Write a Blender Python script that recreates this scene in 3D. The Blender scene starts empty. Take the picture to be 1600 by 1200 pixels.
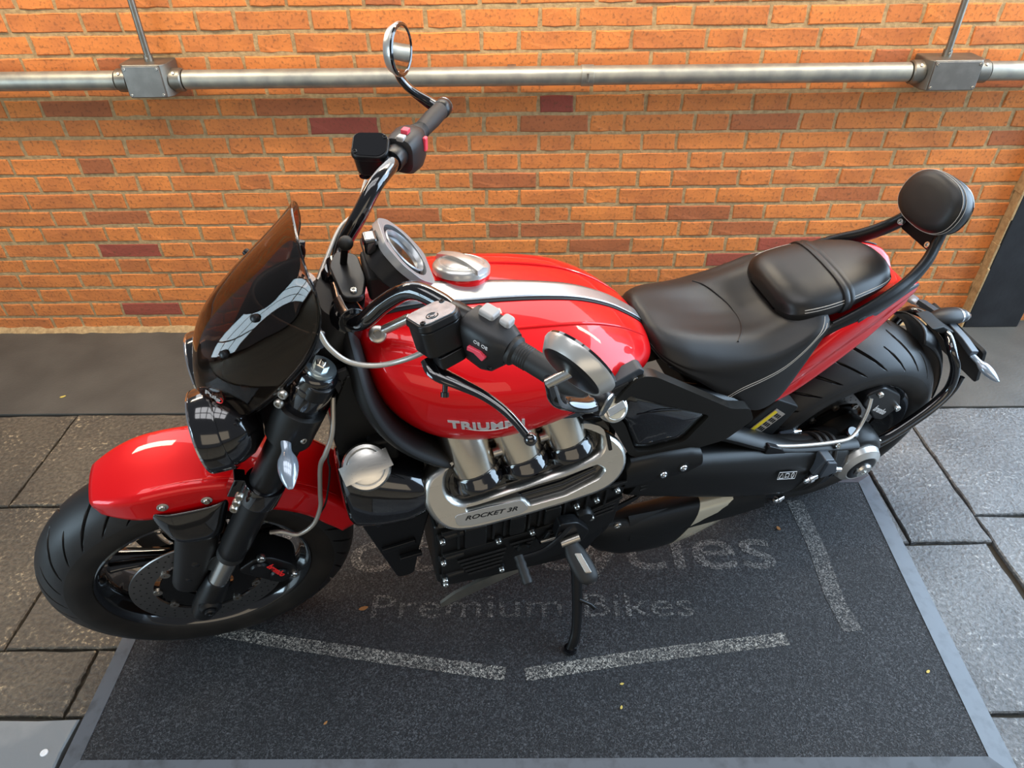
import bpy, math, random
import numpy as np
from mathutils import Matrix, Vector
from mathutils.geometry import tessellate_polygon

random.seed(7)
SC = bpy.context.scene
COL = SC.collection

# ---------------------------------------------------------------- camera
FPX, PITCH, ROLL, YAW, CH, CD = 1085.09, .6535, -.0120, -.0048, 1.6319, 2.5437
def cam_dir(u, v):
    du, dv = u - 800, v - 600
    c, s = math.cos(ROLL), math.sin(ROLL)
    du, dv = c*du + s*dv, -s*du + c*dv
    d = (du/FPX, 1.0, -dv/FPX)
    d = (d[0], d[1]*math.cos(PITCH) + d[2]*math.sin(PITCH), -d[1]*math.sin(PITCH) + d[2]*math.cos(PITCH))
    cy, sy = math.cos(YAW), math.sin(YAW)
    return Vector((cy*d[0] + sy*d[1], -sy*d[0] + cy*d[1], d[2]))
fw = cam_dir(800, 600)
rt = (cam_dir(801, 600) - fw).normalized()
up = (cam_dir(800, 599) - fw).normalized()
fw.normalize()
cam_data = bpy.data.cameras.new('camera')
cam_data.sensor_width = 36
cam_data.lens = FPX*36/1600
cam = bpy.data.objects.new('camera', cam_data)
COL.objects.link(cam)
cm = Matrix((rt, up, -fw)).transposed().to_4x4()
cm.translation = (0, -CD, CH)
cam.matrix_world = cm
SC.camera = cam

# ---------------------------------------------------------------- world, lights, exposure
world = bpy.data.worlds.new('world')
SC.world = world
world.use_nodes = True
bg = world.node_tree.nodes['Background']
bg.inputs[0].default_value = (.86, .91, 1.0, 1)
bg.inputs[1].default_value = .16

def area(name, loc, target, sx, sy, power, col, spread=math.pi):
    L = bpy.data.lights.new(name, 'AREA')
    L.shape = 'RECTANGLE'
    L.size, L.size_y = sx, sy
    L.energy = power
    L.color = col
    L.spread = spread
    o = bpy.data.objects.new(name, L)
    COL.objects.link(o)
    o.location = loc
    o.rotation_euler = (Vector(target) - Vector(loc)).to_track_quat('-Z', 'Y').to_euler()
    return o
# open shop front on the right: cool daylight
area('daylight_opening', (3.9, -.6, 2.0), (.4, -1.2, .4), 4.2, 3.4, 300, (.58, .78, 1.0))
# glazed windows on the left, six panes
for iy in range(3):
    for iz in range(2):
        area('window_pane_light', (-4.2, -4.75+iy*.85, .85+iz*1.0), (0, -4.75+iy*.85, .85+iz*1.0), .78, .92, 17, (.62, .84, 1.0))
# lit shop interior opposite the wall
area('shop_interior', (.8, -6.4, 2.0), (.3, -1.5, .6), 5.2, 2.2, 38, (1.0, .84, .62))
# glazed roof lights
for ix in range(4):
    for iy in range(2):
        area('roof_light', (-2.1+ix*1.05, -2.7+iy*1.0, 4.3), (-2.1+ix*1.05, -2.7+iy*1.0, 0), .92, .86, 9, (.97, .97, 1.0))
# unseen panel added for white reflections, and warm lamps along the wall top
area('reflection_panel', (0, .45, 2.75), (0, -1.6, .9), 5.0, 1.1, 45, (.96, .98, 1.0))
for ix in range(3):
    area('wall_lamp', (-1.7+ix*1.7, -.52, 2.25), (-1.7+ix*1.7, -.05, 1.1), .9, .2, 17, (1.0, .84, .62))

SC.view_settings.view_transform = 'Standard'
SC.view_settings.look = 'None'
SC.view_settings.gamma = 1
SC.view_settings.use_curve_mapping = False
SC.view_settings.exposure = 0.38

# ---------------------------------------------------------------- materials
MATS = {}
def nodes_of(m):
    return m.node_tree.nodes, m.node_tree.links
def pbr(name, col, rough=.5, metal=0, coat=0, spec=.5, coat_rough=.03, trans=0, ior=1.5, noise=None, bump=None, emit=None, aniso=0):
    """noise=(scale,detail,colour2,lo,hi) mixes a second colour; bump=(scale,strength,distance)"""
    m = bpy.data.materials.new(name)
    m.use_nodes = True
    N, L = nodes_of(m)
    b = N['Principled BSDF']
    b.inputs['Base Color'].default_value = (*col, 1)
    b.inputs['Roughness'].default_value = rough
    b.inputs['Metallic'].default_value = metal
    b.inputs['Coat Weight'].default_value = coat
    b.inputs['Coat Roughness'].default_value = coat_rough
    b.inputs['Specular IOR Level'].default_value = spec
    b.inputs['Transmission Weight'].default_value = trans
    b.inputs['IOR'].default_value = ior
    b.inputs['Anisotropic'].default_value = aniso
    if noise or bump:
        tc = N.new('ShaderNodeTexCoord')
    if noise:
        t = N.new('ShaderNodeTexNoise'); t.inputs['Scale'].default_value = noise[0]; t.inputs['Detail'].default_value = noise[1]
        L.new(tc.outputs['Object'], t.inputs['Vector'])
        mr = N.new('ShaderNodeMapRange'); mr.inputs['From Min'].default_value = noise[3]; mr.inputs['From Max'].default_value = noise[4]
        L.new(t.outputs['Fac'], mr.inputs['Value'])
        mx = N.new('ShaderNodeMix'); mx.data_type = 'RGBA'
        mx.inputs['A'].default_value = (*col, 1); mx.inputs['B'].default_value = (*noise[2], 1)
        L.new(mr.outputs['Result'], mx.inputs['Factor']); L.new(mx.outputs['Result'], b.inputs['Base Color'])
    if bump:
        t2 = N.new('ShaderNodeTexNoise'); t2.inputs['Scale'].default_value = bump[0]; t2.inputs['Detail'].default_value = 4
        L.new(tc.outputs['Object'], t2.inputs['Vector'])
        bp = N.new('ShaderNodeBump'); bp.inputs['Strength'].default_value = bump[1]; bp.inputs['Distance'].default_value = bump[2]
        L.new(t2.outputs['Fac'], bp.inputs['Height']); L.new(bp.outputs['Normal'], b.inputs['Normal'])
    MATS[name] = m
    return m

pbr('red_paint', (.68, .002, .005), .36, .22, coat=.65, coat_rough=.015, spec=.18)
pbr('gloss_black', (.004, .004, .005), .12, coat=1, coat_rough=.02)
pbr('satin_black', (.006, .006, .0065), .34, spec=.35)
pbr('frame_satin', (.020, .018, .015), .28, metal=.4)
pbr('cast_black', (.011, .0108, .0105), .38, metal=.3, spec=.4, bump=(900, .15, .001))
pbr('matt_black', (.007, .007, .007), .55, spec=.3)
pbr('dark_plastic', (.012, .012, .013), .45, spec=.4, bump=(1200, .12, .0006))
pbr('grey_plastic', (.035, .042, .052), .42)
pbr('leather', (.011, .0102, .0098), .44, spec=.38, bump=(700, .18, .0006))
pbr('leather_smooth', (.010, .0096, .0094), .38, spec=.4, bump=(900, .10, .0005))
pbr('thread', (.42, .39, .35), .7)
pbr('rubber', (.014, .0135, .013), .55, spec=.4, bump=(500, .1, .0006))
pbr('tyre_tread', (.013, .0132, .014), .46, spec=.4, bump=(420, .2, .0008))
pbr('tyre_side', (.011, .0095, .008), .55, spec=.35, noise=(14, 3, (.020, .0165, .0135), .4, .7))
pbr('steel', (.62, .61, .58), .24, 1)
pbr('chrome', (.82, .82, .82), .08, 1)
pbr('zinc', (.50, .47, .42), .35, 1)
pbr('disc_steel', (.30, .29, .28), .34, 1)
pbr('braid', (.52, .49, .44), .42, .7)
pbr('mirror_glass', (.92, .92, .92), .015, 1)
pbr('screen_tint', (.30, .20, .15), .01, trans=1.0, ior=1.45)
pbr('lens_clear', (.75, .78, .80), .04, trans=.8)
pbr('lens_amber', (.55, .58, .62), .08, metal=.6)
pbr('switch_red', (.75, .06, .10), .4)
pbr('switch_grey', (.42, .40, .38), .45)
pbr('brake_red', (.80, .02, .02), .4)
pbr('white_print', (.75, .75, .75), .5)
pbr('yellow_print', (.85, .62, .02), .5)
pbr('label_grey', (.34, .30, .26), .5)
pbr('reservoir_lid', (.42, .52, .60), .22, .9, noise=(60, 5, (.58, .70, .78), .4, .65))  # bright blue-grey colours paint in the reflected sky
pbr('cap_sky_tint', (.36, .44, .48), .25, .9)  # bluish base colour stands in for sky mirrored in the fork cap
pbr('badge_silver', (.74, .73, .71), .35, .55)
pbr('bezel_grey', (.36, .37, .38), .32, .5)
pbr('leaf_brown', (.32, .14, .04), .7)
pbr('leaf_yellow', (.60, .45, .10), .7)
pbr('pilaster_black', (.012, .012, .014), .35, bump=(30, .2, .004), noise=(9, 3, (.02, .021, .024), .4, .7))
pbr('galvanised', (.40, .385, .325), .46, .7, noise=(22, 5, (.27, .27, .245), .35, .7), bump=(60, .1, .001))
pbr('galvanised_dark', (.20, .19, .165), .42, .85, noise=(18, 5, (.27, .25, .21), .4, .7), bump=(70, .15, .001))
pbr('box_lid', (.215, .205, .19), .40, .75, noise=(25, 4, (.27, .26, .24), .4, .7))

# brushed metal: noise stretched along the part
def brushed(name, col, rough, scale, axis):
    m = pbr(name, col, rough, 1)
    N, L = nodes_of(m)
    b = N['Principled BSDF']
    tc = N.new('ShaderNodeTexCoord'); mp = N.new('ShaderNodeMapping')
    sc = [scale, scale, scale]; sc[axis] = scale*.02
    mp.inputs['Scale'].default_value = sc
    t = N.new('ShaderNodeTexNoise'); t.inputs['Scale'].default_value = 1; t.inputs['Detail'].default_value = 3
    L.new(tc.outputs['Object'], mp.inputs['Vector']); L.new(mp.outputs['Vector'], t.inputs['Vector'])
    mr = N.new('ShaderNodeMapRange'); mr.inputs['To Min'].default_value = rough*.7; mr.inputs['To Max'].default_value = rough*1.4
    L.new(t.outputs['Fac'], mr.inputs['Value']); L.new(mr.outputs['Result'], b.inputs['Roughness'])
    bp = N.new('ShaderNodeBump'); bp.inputs['Strength'].default_value = .035; bp.inputs['Distance'].default_value = .0004
    L.new(t.outputs['Fac'], bp.inputs['Height']); L.new(bp.outputs['Normal'], b.inputs['Normal'])
    return m
brushed('brushed_alu', (.66, .64, .60), .30, 700, 0)
brushed('brushed_strip', (.50, .52, .54), .36, 600, 1)
pbr('brushed_tube', (.72, .68, .61), .20, 1)
pbr('polished_tip', (.86, .76, .56), .20, .65)
pbr('smoke_lens', (.26, .31, .37), .18, .4, coat=.6)

# bricks: random tone per object, streaks and grime
def brick_mat(name, c1, c2, per_island=False):
    m = pbr(name, c1, .82)
    N, L = nodes_of(m)
    b = N['Principled BSDF']
    if per_island:
        g = N.new('ShaderNodeNewGeometry'); rnd = g.outputs['Random Per Island']
    else:
        oi = N.new('ShaderNodeObjectInfo'); rnd = oi.outputs['Random']
    tc = N.new('ShaderNodeTexCoord')
    geo = N.new('ShaderNodeNewGeometry')
    n1 = N.new('ShaderNodeTexNoise'); n1.inputs['Scale'].default_value = 11; n1.inputs['Detail'].default_value = 5
    n2 = N.new('ShaderNodeTexNoise'); n2.inputs['Scale'].default_value = 90; n2.inputs['Detail'].default_value = 6
    L.new(geo.outputs['Position'], n1.inputs['Vector']); L.new(geo.outputs['Position'], n2.inputs['Vector'])
    mx = N.new('ShaderNodeMix'); mx.data_type = 'RGBA'
    mx.inputs['A'].default_value = (*c1, 1); mx.inputs['B'].default_value = (*c2, 1)
    ad = N.new('ShaderNodeMath'); ad.operation = 'MULTIPLY_ADD'; ad.inputs[1].default_value = .55
    L.new(rnd, ad.inputs[0])
    mr = N.new('ShaderNodeMapRange'); mr.inputs['From Min'].default_value = .35; mr.inputs['From Max'].default_value = .75; mr.inputs['To Max'].default_value = .6
    L.new(n1.outputs['Fac'], mr.inputs['Value']); L.new(mr.outputs['Result'], ad.inputs[2])
    L.new(ad.outputs[0], mx.inputs['Factor'])
    sp = N.new('ShaderNodeMapRange'); sp.inputs['From Min'].default_value = .53; sp.inputs['From Max'].default_value = .70; sp.inputs['To Max'].default_value = .60
    L.new(n2.outputs['Fac'], sp.inputs['Value'])
    mx2 = N.new('ShaderNodeMix'); mx2.data_type = 'RGBA'; mx2.inputs['B'].default_value = (.13, .05, .02, 1)
    L.new(mx.outputs['Result'], mx2.inputs['A']); L.new(sp.outputs['Result'], mx2.inputs['Factor'])
    L.new(mx2.outputs['Result'], b.inputs['Base Color'])
    bp = N.new('ShaderNodeBump'); bp.inputs['Strength'].default_value = .5; bp.inputs['Distance'].default_value = .003
    L.new(n2.outputs['Fac'], bp.inputs['Height']); L.new(bp.outputs['Normal'], b.inputs['Normal'])
    return m
brick_mat('brick_orange', (.72, .228, .048), (.46, .140, .040))
brick_mat('brick_orange_joined', (.70, .225, .048), (.45, .138, .04), True)
brick_mat('brick_brown', (.46, .135, .042), (.33, .100, .036))
brick_mat('brick_red', (.36, .075, .040), (.27, .055, .033))
pbr('mortar', (.47, .315, .150), .9, noise=(60, 6, (.32, .205, .095), .35, .65), bump=(150, .6, .004))

def stone_mat(name, c1, c2, c3, rough):
    m = pbr(name, c1, rough)
    N, L = nodes_of(m)
    b = N['Principled BSDF']
    geo = N.new('ShaderNodeNewGeometry')
    n1 = N.new('ShaderNodeTexNoise'); n1.inputs['Scale'].default_value = 3.2; n1.inputs['Detail'].default_value = 7
    n2 = N.new('ShaderNodeTexNoise'); n2.inputs['Scale'].default_value = 85; n2.inputs['Detail'].default_value = 7; n2.inputs['Roughness'].default_value = .62
    n3 = N.new('ShaderNodeTexNoise'); n3.inputs['Scale'].default_value = 9; n3.inputs['Detail'].default_value = 8; n3.inputs['Roughness'].default_value = .55
    for n in (n1, n2, n3): L.new(geo.outputs['Position'], n.inputs['Vector'])
    mx = N.new('ShaderNodeMix'); mx.data_type = 'RGBA'
    mx.inputs['A'].default_value = (*c1, 1); mx.inputs['B'].default_value = (*c2, 1)
    r1 = N.new('ShaderNodeMapRange'); r1.inputs['From Min'].default_value = .35; r1.inputs['From Max'].default_value = .65
    L.new(n1.outputs['Fac'], r1.inputs['Value']); L.new(r1.outputs['Result'], mx.inputs['Factor'])
    r2 = N.new('ShaderNodeMapRange'); r2.inputs['From Min'].default_value = .55; r2.inputs['From Max'].default_value = .66; r2.inputs['To Max'].default_value = .75
    L.new(n2.outputs['Fac'], r2.inputs['Value'])
    # pale specks gather where the broad noise is high
    r3 = N.new('ShaderNodeMapRange'); r3.inputs['From Min'].default_value = .48; r3.inputs['From Max'].default_value = .62
    L.new(n3.outputs['Fac'], r3.inputs['Value'])
    mu = N.new('ShaderNodeMath'); mu.operation = 'MULTIPLY'
    L.new(r2.outputs['Result'], mu.inputs[0]); L.new(r3.outputs['Result'], mu.inputs[1])
    mx2 = N.new('ShaderNodeMix'); mx2.data_type = 'RGBA'; mx2.inputs['B'].default_value = (*c3, 1)
    L.new(mx.outputs['Result'], mx2.inputs['A']); L.new(mu.outputs[0], mx2.inputs['Factor'])
    gr = N.new('ShaderNodeMapRange'); gr.inputs['From Min'].default_value = .36; gr.inputs['From Max'].default_value = .64; gr.inputs['To Min'].default_value = .62; gr.inputs['To Max'].default_value = 1.3
    L.new(n2.outputs['Fac'], gr.inputs['Value'])
    mv = N.new('ShaderNodeVectorMath'); mv.operation = 'SCALE'
    L.new(mx2.outputs['Result'], mv.inputs[0]); L.new(gr.outputs['Result'], mv.inputs['Scale'])
    L.new(mv.outputs['Vector'], b.inputs['Base Color'])
    sm = N.new('ShaderNodeMath'); sm.operation = 'MULTIPLY_ADD'; sm.inputs[1].default_value = .7
    L.new(n2.outputs['Fac'], sm.inputs[0]); L.new(n3.outputs['Fac'], sm.inputs[2])
    bp = N.new('ShaderNodeBump'); bp.inputs['Strength'].default_value = .75; bp.inputs['Distance'].default_value = .014
    L.new(sm.outputs[0], bp.inputs['Height']); L.new(bp.outputs['Normal'], b.inputs['Normal'])
    return m
stone_mat('stone_brown', (.120, .098, .070), (.080, .066, .049), (.42, .33, .20), .55)
stone_mat('stone_skylit', (.170, .172, .170), (.105, .108, .110), (.36, .36, .34), .36)  # same stone as the brown, lightened and greyed to carry the skylight
pbr('asphalt', (.090, .084, .072), .55, noise=(5, 6, (.064, .060, .052), .35, .65), bump=(90, .3, .004))
pbr('bedding', (.035, .029, .020), .95)
pbr('alu_satin', (.58, .57, .54), .28, .65)
pbr('painted_sheet', (.17, .185, .195), .40, noise=(8, 7, (.24, .25, .25), .5, .7), bump=(14, .25, .006))
pbr('mat_border', (.085, .095, .11), .42, noise=(30, 6, (.05, .055, .062), .5, .75))

def mat_pile(name, dark, pale, cover):
    m = pbr(name, dark, .7)
    N, L = nodes_of(m)
    b = N['Principled BSDF']
    geo = N.new('ShaderNodeNewGeometry')
    v = N.new('ShaderNodeTexNoise'); v.inputs['Scale'].default_value = 210; v.inputs['Detail'].default_value = 3; v.inputs['Distortion'].default_value = 1.2
    n = N.new('ShaderNodeTexNoise'); n.inputs['Scale'].default_value = 5; n.inputs['Detail'].default_value = 5
    L.new(geo.outputs['Position'], v.inputs['Vector']); L.new(geo.outputs['Position'], n.inputs['Vector'])
    mr = N.new('ShaderNodeMapRange'); mr.inputs['From Min'].default_value = .47; mr.inputs['From Max'].default_value = .72
    L.new(v.outputs['Fac'], mr.inputs['Value'])
    m2 = N.new('ShaderNodeMapRange'); m2.inputs['From Min'].default_value = .3; m2.inputs['From Max'].default_value = .7
    m2.inputs['To Min'].default_value = cover*.55; m2.inputs['To Max'].default_value = cover
    L.new(n.outputs['Fac'], m2.inputs['Value'])
    mu = N.new('ShaderNodeMath'); mu.operation = 'MULTIPLY'
    L.new(mr.outputs['Result'], mu.inputs[0]); L.new(m2.outputs['Result'], mu.inputs[1])
    mx = N.new('ShaderNodeMix'); mx.data_type = 'RGBA'
    mx.inputs['A'].default_value = (*dark, 1); mx.inputs['B'].default_value = (*pale, 1)
    L.new(mu.outputs[0], mx.inputs['Factor']); L.new(mx.outputs['Result'], b.inputs['Base Color'])
    bp = N.new('ShaderNodeBump'); bp.inputs['Strength'].default_value = .9; bp.inputs['Distance'].default_value = .006
    L.new(v.outputs['Fac'], bp.inputs['Height']); L.new(bp.outputs['Normal'], b.inputs['Normal'])
    return m
mat_pile('mat_pile', (.005, .0055, .007), (.135, .14, .15), .85)
mat_pile('mat_print', (.020, .020, .021), (.85, .80, .70), 1.0)
mat_pile('mat_print_faint', (.012, .0125, .014), (.46, .44, .41), 1.0)
stone_mat('stone_daylit', (.34, .29, .21), (.26, .22, .16), (.45, .38, .28), .6)  # paler stone colour stands in for daylight on the floor

# ---------------------------------------------------------------- geometry helpers
def unit(v):
    v = np.asarray(v, float); return v/np.linalg.norm(v)
def frame(ax, ref=None):
    ax = unit(ax)
    if ref is None: ref = (0, 0, 1) if abs(ax[2]) < .9 else (1, 0, 0)
    a = unit(np.cross(ref, ax)); b = np.cross(ax, a)
    return a, b, ax
def crv(P, n=6, closed=False):
    """Catmull-Rom through the points (any dimension)."""
    P = [np.asarray(p, float) for p in P]; out = []; m = len(P)
    for i in range(m if closed else m-1):
        if closed: p0, p1, p2, p3 = P[i-1], P[i], P[(i+1) % m], P[(i+2) % m]
        else:
            p1, p2 = P[i], P[i+1]; p0 = P[i-1] if i else 2*p1-p2; p3 = P[i+2] if i+2 < m else 2*p2-p1
        for k in range(n):
            t = k/n
            out.append(.5*((2*p1)+(-p0+p2)*t+(2*p0-5*p1+4*p2-p3)*t*t+(-p0+3*p1-3*p2+p3)*t**3))
    if not closed: out.append(P[-1])
    return out
def roundpoly(P, r, n=4):
    """2D polygon with rounded corners."""
    P = [np.asarray(p, float) for p in P]; out = []; m = len(P)
    for i in range(m):
        a, b, c = P[i-1], P[i], P[(i+1) % m]
        la, lc = np.linalg.norm(a-b), np.linalg.norm(c-b)
        rr = min(r, la*.45, lc*.45)
        p, q = b+(a-b)/la*rr, b+(c-b)/lc*rr
        for k in range(n+1):
            t = k/n; out.append((1-t)**2*p+2*t*(1-t)*b+t*t*q)
    return out
class G:
    def __init__(s): s.V = []; s.F = []
    def add(s, V, F):
        o = len(s.V); s.V += [tuple(map(float, v)) for v in V]; s.F += [tuple(i+o for i in f) for f in F]; return s
    def loft(s, rings, cap=True, closed=True, loop=False):
        n = len(rings[0]); V = [p for r in rings for p in r]; F = []
        m = len(rings)
        for i in range(m if loop else m-1):
            a, b = i*n, ((i+1) % m)*n
            for j in range(n if closed else n-1):
                k = (j+1) % n; F.append((a+j, a+k, b+k, b+j))
        if cap and not loop and closed:
            F.append(tuple(range(n-1, -1, -1))); F.append(tuple(range((m-1)*n, m*n)))
        return s.add(V, F)
    def tube(s, pts, r, n=12, cap=True, closed=False, flat=None, ref=None):
        P = [np.asarray(p, float) for p in pts]; m = len(P)
        R = list(r) if hasattr(r, '__len__') else [r]*m
        T = []
        for i in range(m):
            if closed: d = P[(i+1) % m]-P[i-1]
            else: d = P[min(i+1, m-1)]-P[max(i-1, 0)]
            T.append(unit(d))
        a, b, _ = frame(T[0], ref); rings = []
        for i in range(m):
            a = unit(a-T[i]*np.dot(a, T[i])); b = np.cross(T[i], a)
            fa, fb = (1, 1) if flat is None else flat
            rings.append([P[i]+R[i]*(fa*math.cos(t)*a+fb*math.sin(t)*b) for t in np.linspace(0, 2*math.pi, n, endpoint=False)])
        return s.loft(rings, cap, True, closed)
    def lathe(s, prof, o, ax, n=32, ref=None, loop=False):
        a, b, c = frame(ax, ref); o = np.asarray(o, float); rings = []
        for r, h in prof:
            rings.append([o+c*h+max(r, 1e-5)*(math.cos(t)*a+math.sin(t)*b) for t in np.linspace(0, 2*math.pi, n, endpoint=False)])
        return s.loft(rings, not loop, True, loop)
    def box(s, c, sz, ax=None):
        c = np.asarray(c, float); e = [np.array(v, float) for v in (ax if ax is not None else ((1,0,0),(0,1,0),(0,0,1)))]
        V = [c+e[0]*sz[0]/2*i+e[1]*sz[1]/2*j+e[2]*sz[2]/2*k for i in (-1,1) for j in (-1,1) for k in (-1,1)]
        return s.add(V, [(0,1,3,2),(4,6,7,5),(0,4,5,1),(2,3,7,6),(0,2,6,4),(1,5,7,3)])
    def prism(s, poly, o, ea, eb, d0, d1, holes=(), taper=0):
        """polygon in the plane o+ea*a+eb*b, extruded along ea x eb from d0 to d1"""
        o, ea, eb = (np.asarray(v, float) for v in (o, ea, eb)); en = np.cross(ea, eb); en = en/np.linalg.norm(en)
        loops = [list(poly)]+[list(h) for h in holes]
        flat = [p for l in loops for p in l]
        c = np.mean(np.array(loops[0], float), 0)
        V = [o+ea*p[0]+eb*p[1]+en*d0 for p in flat]+[o+ea*(p[0]+(c[0]-p[0])*taper)+eb*(p[1]+(c[1]-p[1])*taper)+en*d1 for p in flat]
        n = len(flat); F = []
        if holes:
            for t in tessellate_polygon([[Vector((p[0], p[1], 0)) for p in l] for l in loops]):
                F.append(tuple(t)); F.append(tuple(i+n for i in reversed(t)))
        else:
            F.append(tuple(range(n-1, -1, -1))); F.append(tuple(range(n, 2*n)))
        k = 0
        for l in loops:
            m = len(l)
            for j in range(m):
                a, b = k+j, k+(j+1) % m; F.append((a, b, b+n, a+n))
            k += m
        return s.add(V, F)
    def grid(s, fn, nu, nv, thick=None):
        V = [[np.asarray(fn(i/nu, j/nv), float) for j in range(nv+1)] for i in range(nu+1)]
        W = nv+1; F = [(i*W+j, (i+1)*W+j, (i+1)*W+j+1, i*W+j+1) for i in range(nu) for j in range(nv)]
        return s.add([p for r in V for p in r], F)
    def sphere(s, c, r, n=16, sc=(1,1,1)):
        c = np.asarray(c, float); rings = []
        for i in range(1, n//2):
            t = math.pi*i/(n//2)
            rings.append([c+r*np.array([sc[0]*math.sin(t)*math.cos(a), sc[1]*math.sin(t)*math.sin(a), sc[2]*math.cos(t)]) for a in np.linspace(0, 2*math.pi, n, endpoint=False)])
        return s.loft(rings)

BIKE_YAW, BIKE_LEAN, BIKE_STEER = .3051, .1842, .0160
RAKE = math.radians(27.9)
SAX = np.array([math.sin(RAKE), 0, math.cos(RAKE)]); SA0 = np.array([-.135, 0, 0])
def _rot(ax, a):
    K = np.array([[0, -ax[2], ax[1]], [ax[2], 0, -ax[0]], [-ax[1], ax[0], 0]])
    return np.eye(3)+math.sin(a)*K+(1-math.cos(a))*K@K
SROT = _rot(SAX, BIKE_STEER)
def steer_pts(V):
    return (SA0+(np.asarray(V, float)-SA0)@SROT.T).tolist()

def mk(name, g, mat, parent=None, smooth=38, bev=0, bseg=2, sub=0, steer=False, solid=0, label=None, fix=True):
    V, F = (g.V, g.F) if isinstance(g, G) else g
    if steer: V = steer_pts(V)
    me = bpy.data.meshes.new(name)
    me.from_pydata([tuple(v) for v in V], [], F)
    me.validate()
    if fix:
        import bmesh
        bm = bmesh.new(); bm.from_mesh(me); bmesh.ops.recalc_face_normals(bm, faces=bm.faces); bm.to_mesh(me); bm.free()
    me.materials.append(MATS[mat])
    if smooth:
        me.polygons.foreach_set('use_smooth', [True]*len(me.polygons))
        if smooth < 180: me.set_sharp_from_angle(angle=math.radians(smooth))
    o = bpy.data.objects.new(name, me)
    COL.objects.link(o)
    if parent is not None: o.parent = parent
    if solid:
        md = o.modifiers.new('solid', 'SOLIDIFY'); md.thickness = solid; md.offset = 0
    if bev:
        md = o.modifiers.new('bevel', 'BEVEL'); md.width = bev; md.segments = bseg; md.limit_method = 'ANGLE'; md.angle_limit = math.radians(35)
        md.harden_normals = True
    if sub:
        md = o.modifiers.new('sub', 'SUBSURF'); md.levels = sub; md.render_levels = sub
    if label: o['label'] = label
    return o
def tag(o, label, cat, group=None, kind=None):
    if label: o['label'] = label
    if cat: o['category'] = cat
    if group: o['group'] = group
    if kind: o['kind'] = kind
    return o
def empty(name, loc=(0,0,0)):
    o = bpy.data.objects.new(name, None); o.empty_display_size = .1; COL.objects.link(o); o.location = loc; return o
def bolt(parent, p, ax, r, h=None, mat='steel', name='bolt', steer=False):
    h = h or r*.9
    g = G().lathe([(0, -.001), (r, -.001), (r, h*.7), (r*.85, h), (r*.5, h), (r*.42, h*.45), (0, h*.45)], p, ax, 14)
    return mk(name, g, mat, parent, steer=steer)
def text_geo(body, size, extrude=.0006, shear=0, offset=0, spacing=1.0):
    cu = bpy.data.curves.new('tmp', 'FONT')
    cu.body = body; cu.size = size; cu.extrude = extrude; cu.align_x = 'LEFT'; cu.shear = shear; cu.offset = offset; cu.space_character = spacing
    ob = bpy.data.objects.new('tmp', cu); COL.objects.link(ob)
    dg = bpy.context.evaluated_depsgraph_get()
    me = bpy.data.meshes.new_from_object(ob.evaluated_get(dg))
    V = np.array([v.co[:] for v in me.vertices]); F = [tuple(p.vertices) for p in me.polygons]
    bpy.data.objects.remove(ob); bpy.data.curves.remove(cu); bpy.data.meshes.remove(me)
    return V, F
def put_text(name, body, size, fn, mat, parent, width=None, steer=False, **k):
    """fn maps flat text coordinates (x along 0..1 of its width or metres, y, z) to a point"""
    V, F = text_geo(body, size, **k)
    x0, x1 = V[:, 0].min(), V[:, 0].max()
    if width: V[:, 0] = (V[:, 0]-x0)*width/(x1-x0)
    P = [fn(*v) for v in V]
    g = G(); g.add(P, F)
    return mk(name, g, mat, parent, smooth=0, steer=steer, fix=False)
def plane_map(o, ex, ey):
    o, ex, ey = np.asarray(o, float), unit(ex), np.asarray(ey, float)
    ey = unit(ey-ex*np.dot(ex, ey)); en = np.cross(ex, ey)
    return lambda x, y, z: o+ex*x+ey*y+en*z
# ================================================================ the setting
# ---- brick wall in Flemish bond
CRS, PER, STR = .06856, .3774, .2516
JT = .0115
wall = mk('wall_back', G().box((-.375, .103, .95), (5.85, .2, 1.94)), 'mortar', smooth=0)
tag(wall, 'orange brick wall in alternating long and short bricks behind the motorcycle', 'wall', kind='structure')
def brick_mesh(w, h, seed):
    r = random.Random(seed); j = lambda s=.0022: r.uniform(-s, s)
    hw, hh, c = w/2, h/2, .0035
    base = [(-hw, -hh), (-hw*.33, -hh), (hw*.33, -hh), (hw, -hh), (hw, 0), (hw, hh), (hw*.33, hh), (-hw*.33, hh), (-hw, hh), (-hw, 0)]
    base = [(x+j(), z+j(.0016)) for x, z in base]
    V = [(x, .02, z) for x, z in base]+[(x, .003, z) for x, z in base]
    V += [(x-math.copysign(c, x), j(.0012), z-(math.copysign(c, z) if abs(z) > hh*.5 else 0)) for x, z in base]
    n = len(base); F = []
    for k in (0, n):
        for i in range(n):
            F.append((k+i, k+(i+1) % n, k+n+(i+1) % n, k+n+i))
    F.append(tuple(range(2*n, 3*n)))
    return V, F
variants = {}
for kind, w in (('s', STR-JT), ('h', PER-STR-JT)):
    for s in range(8):
        V, F = brick_mesh(w, CRS-JT, s*31+(7 if kind == 's' else 3))
        me = bpy.data.meshes.new('brick'); me.from_pydata(V, [], F); me.materials.append(MATS['brick_orange'])
        variants[kind, s] = (me, V, F)
def proj(p):
    d = Vector(p)-Vector((0, -CD, CH)); z = d.dot(fw)
    return (800+FPX*d.dot(rt)/z, 600-FPX*d.dot(up)/z) if z > .1 else (9e9, 9e9)
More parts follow.
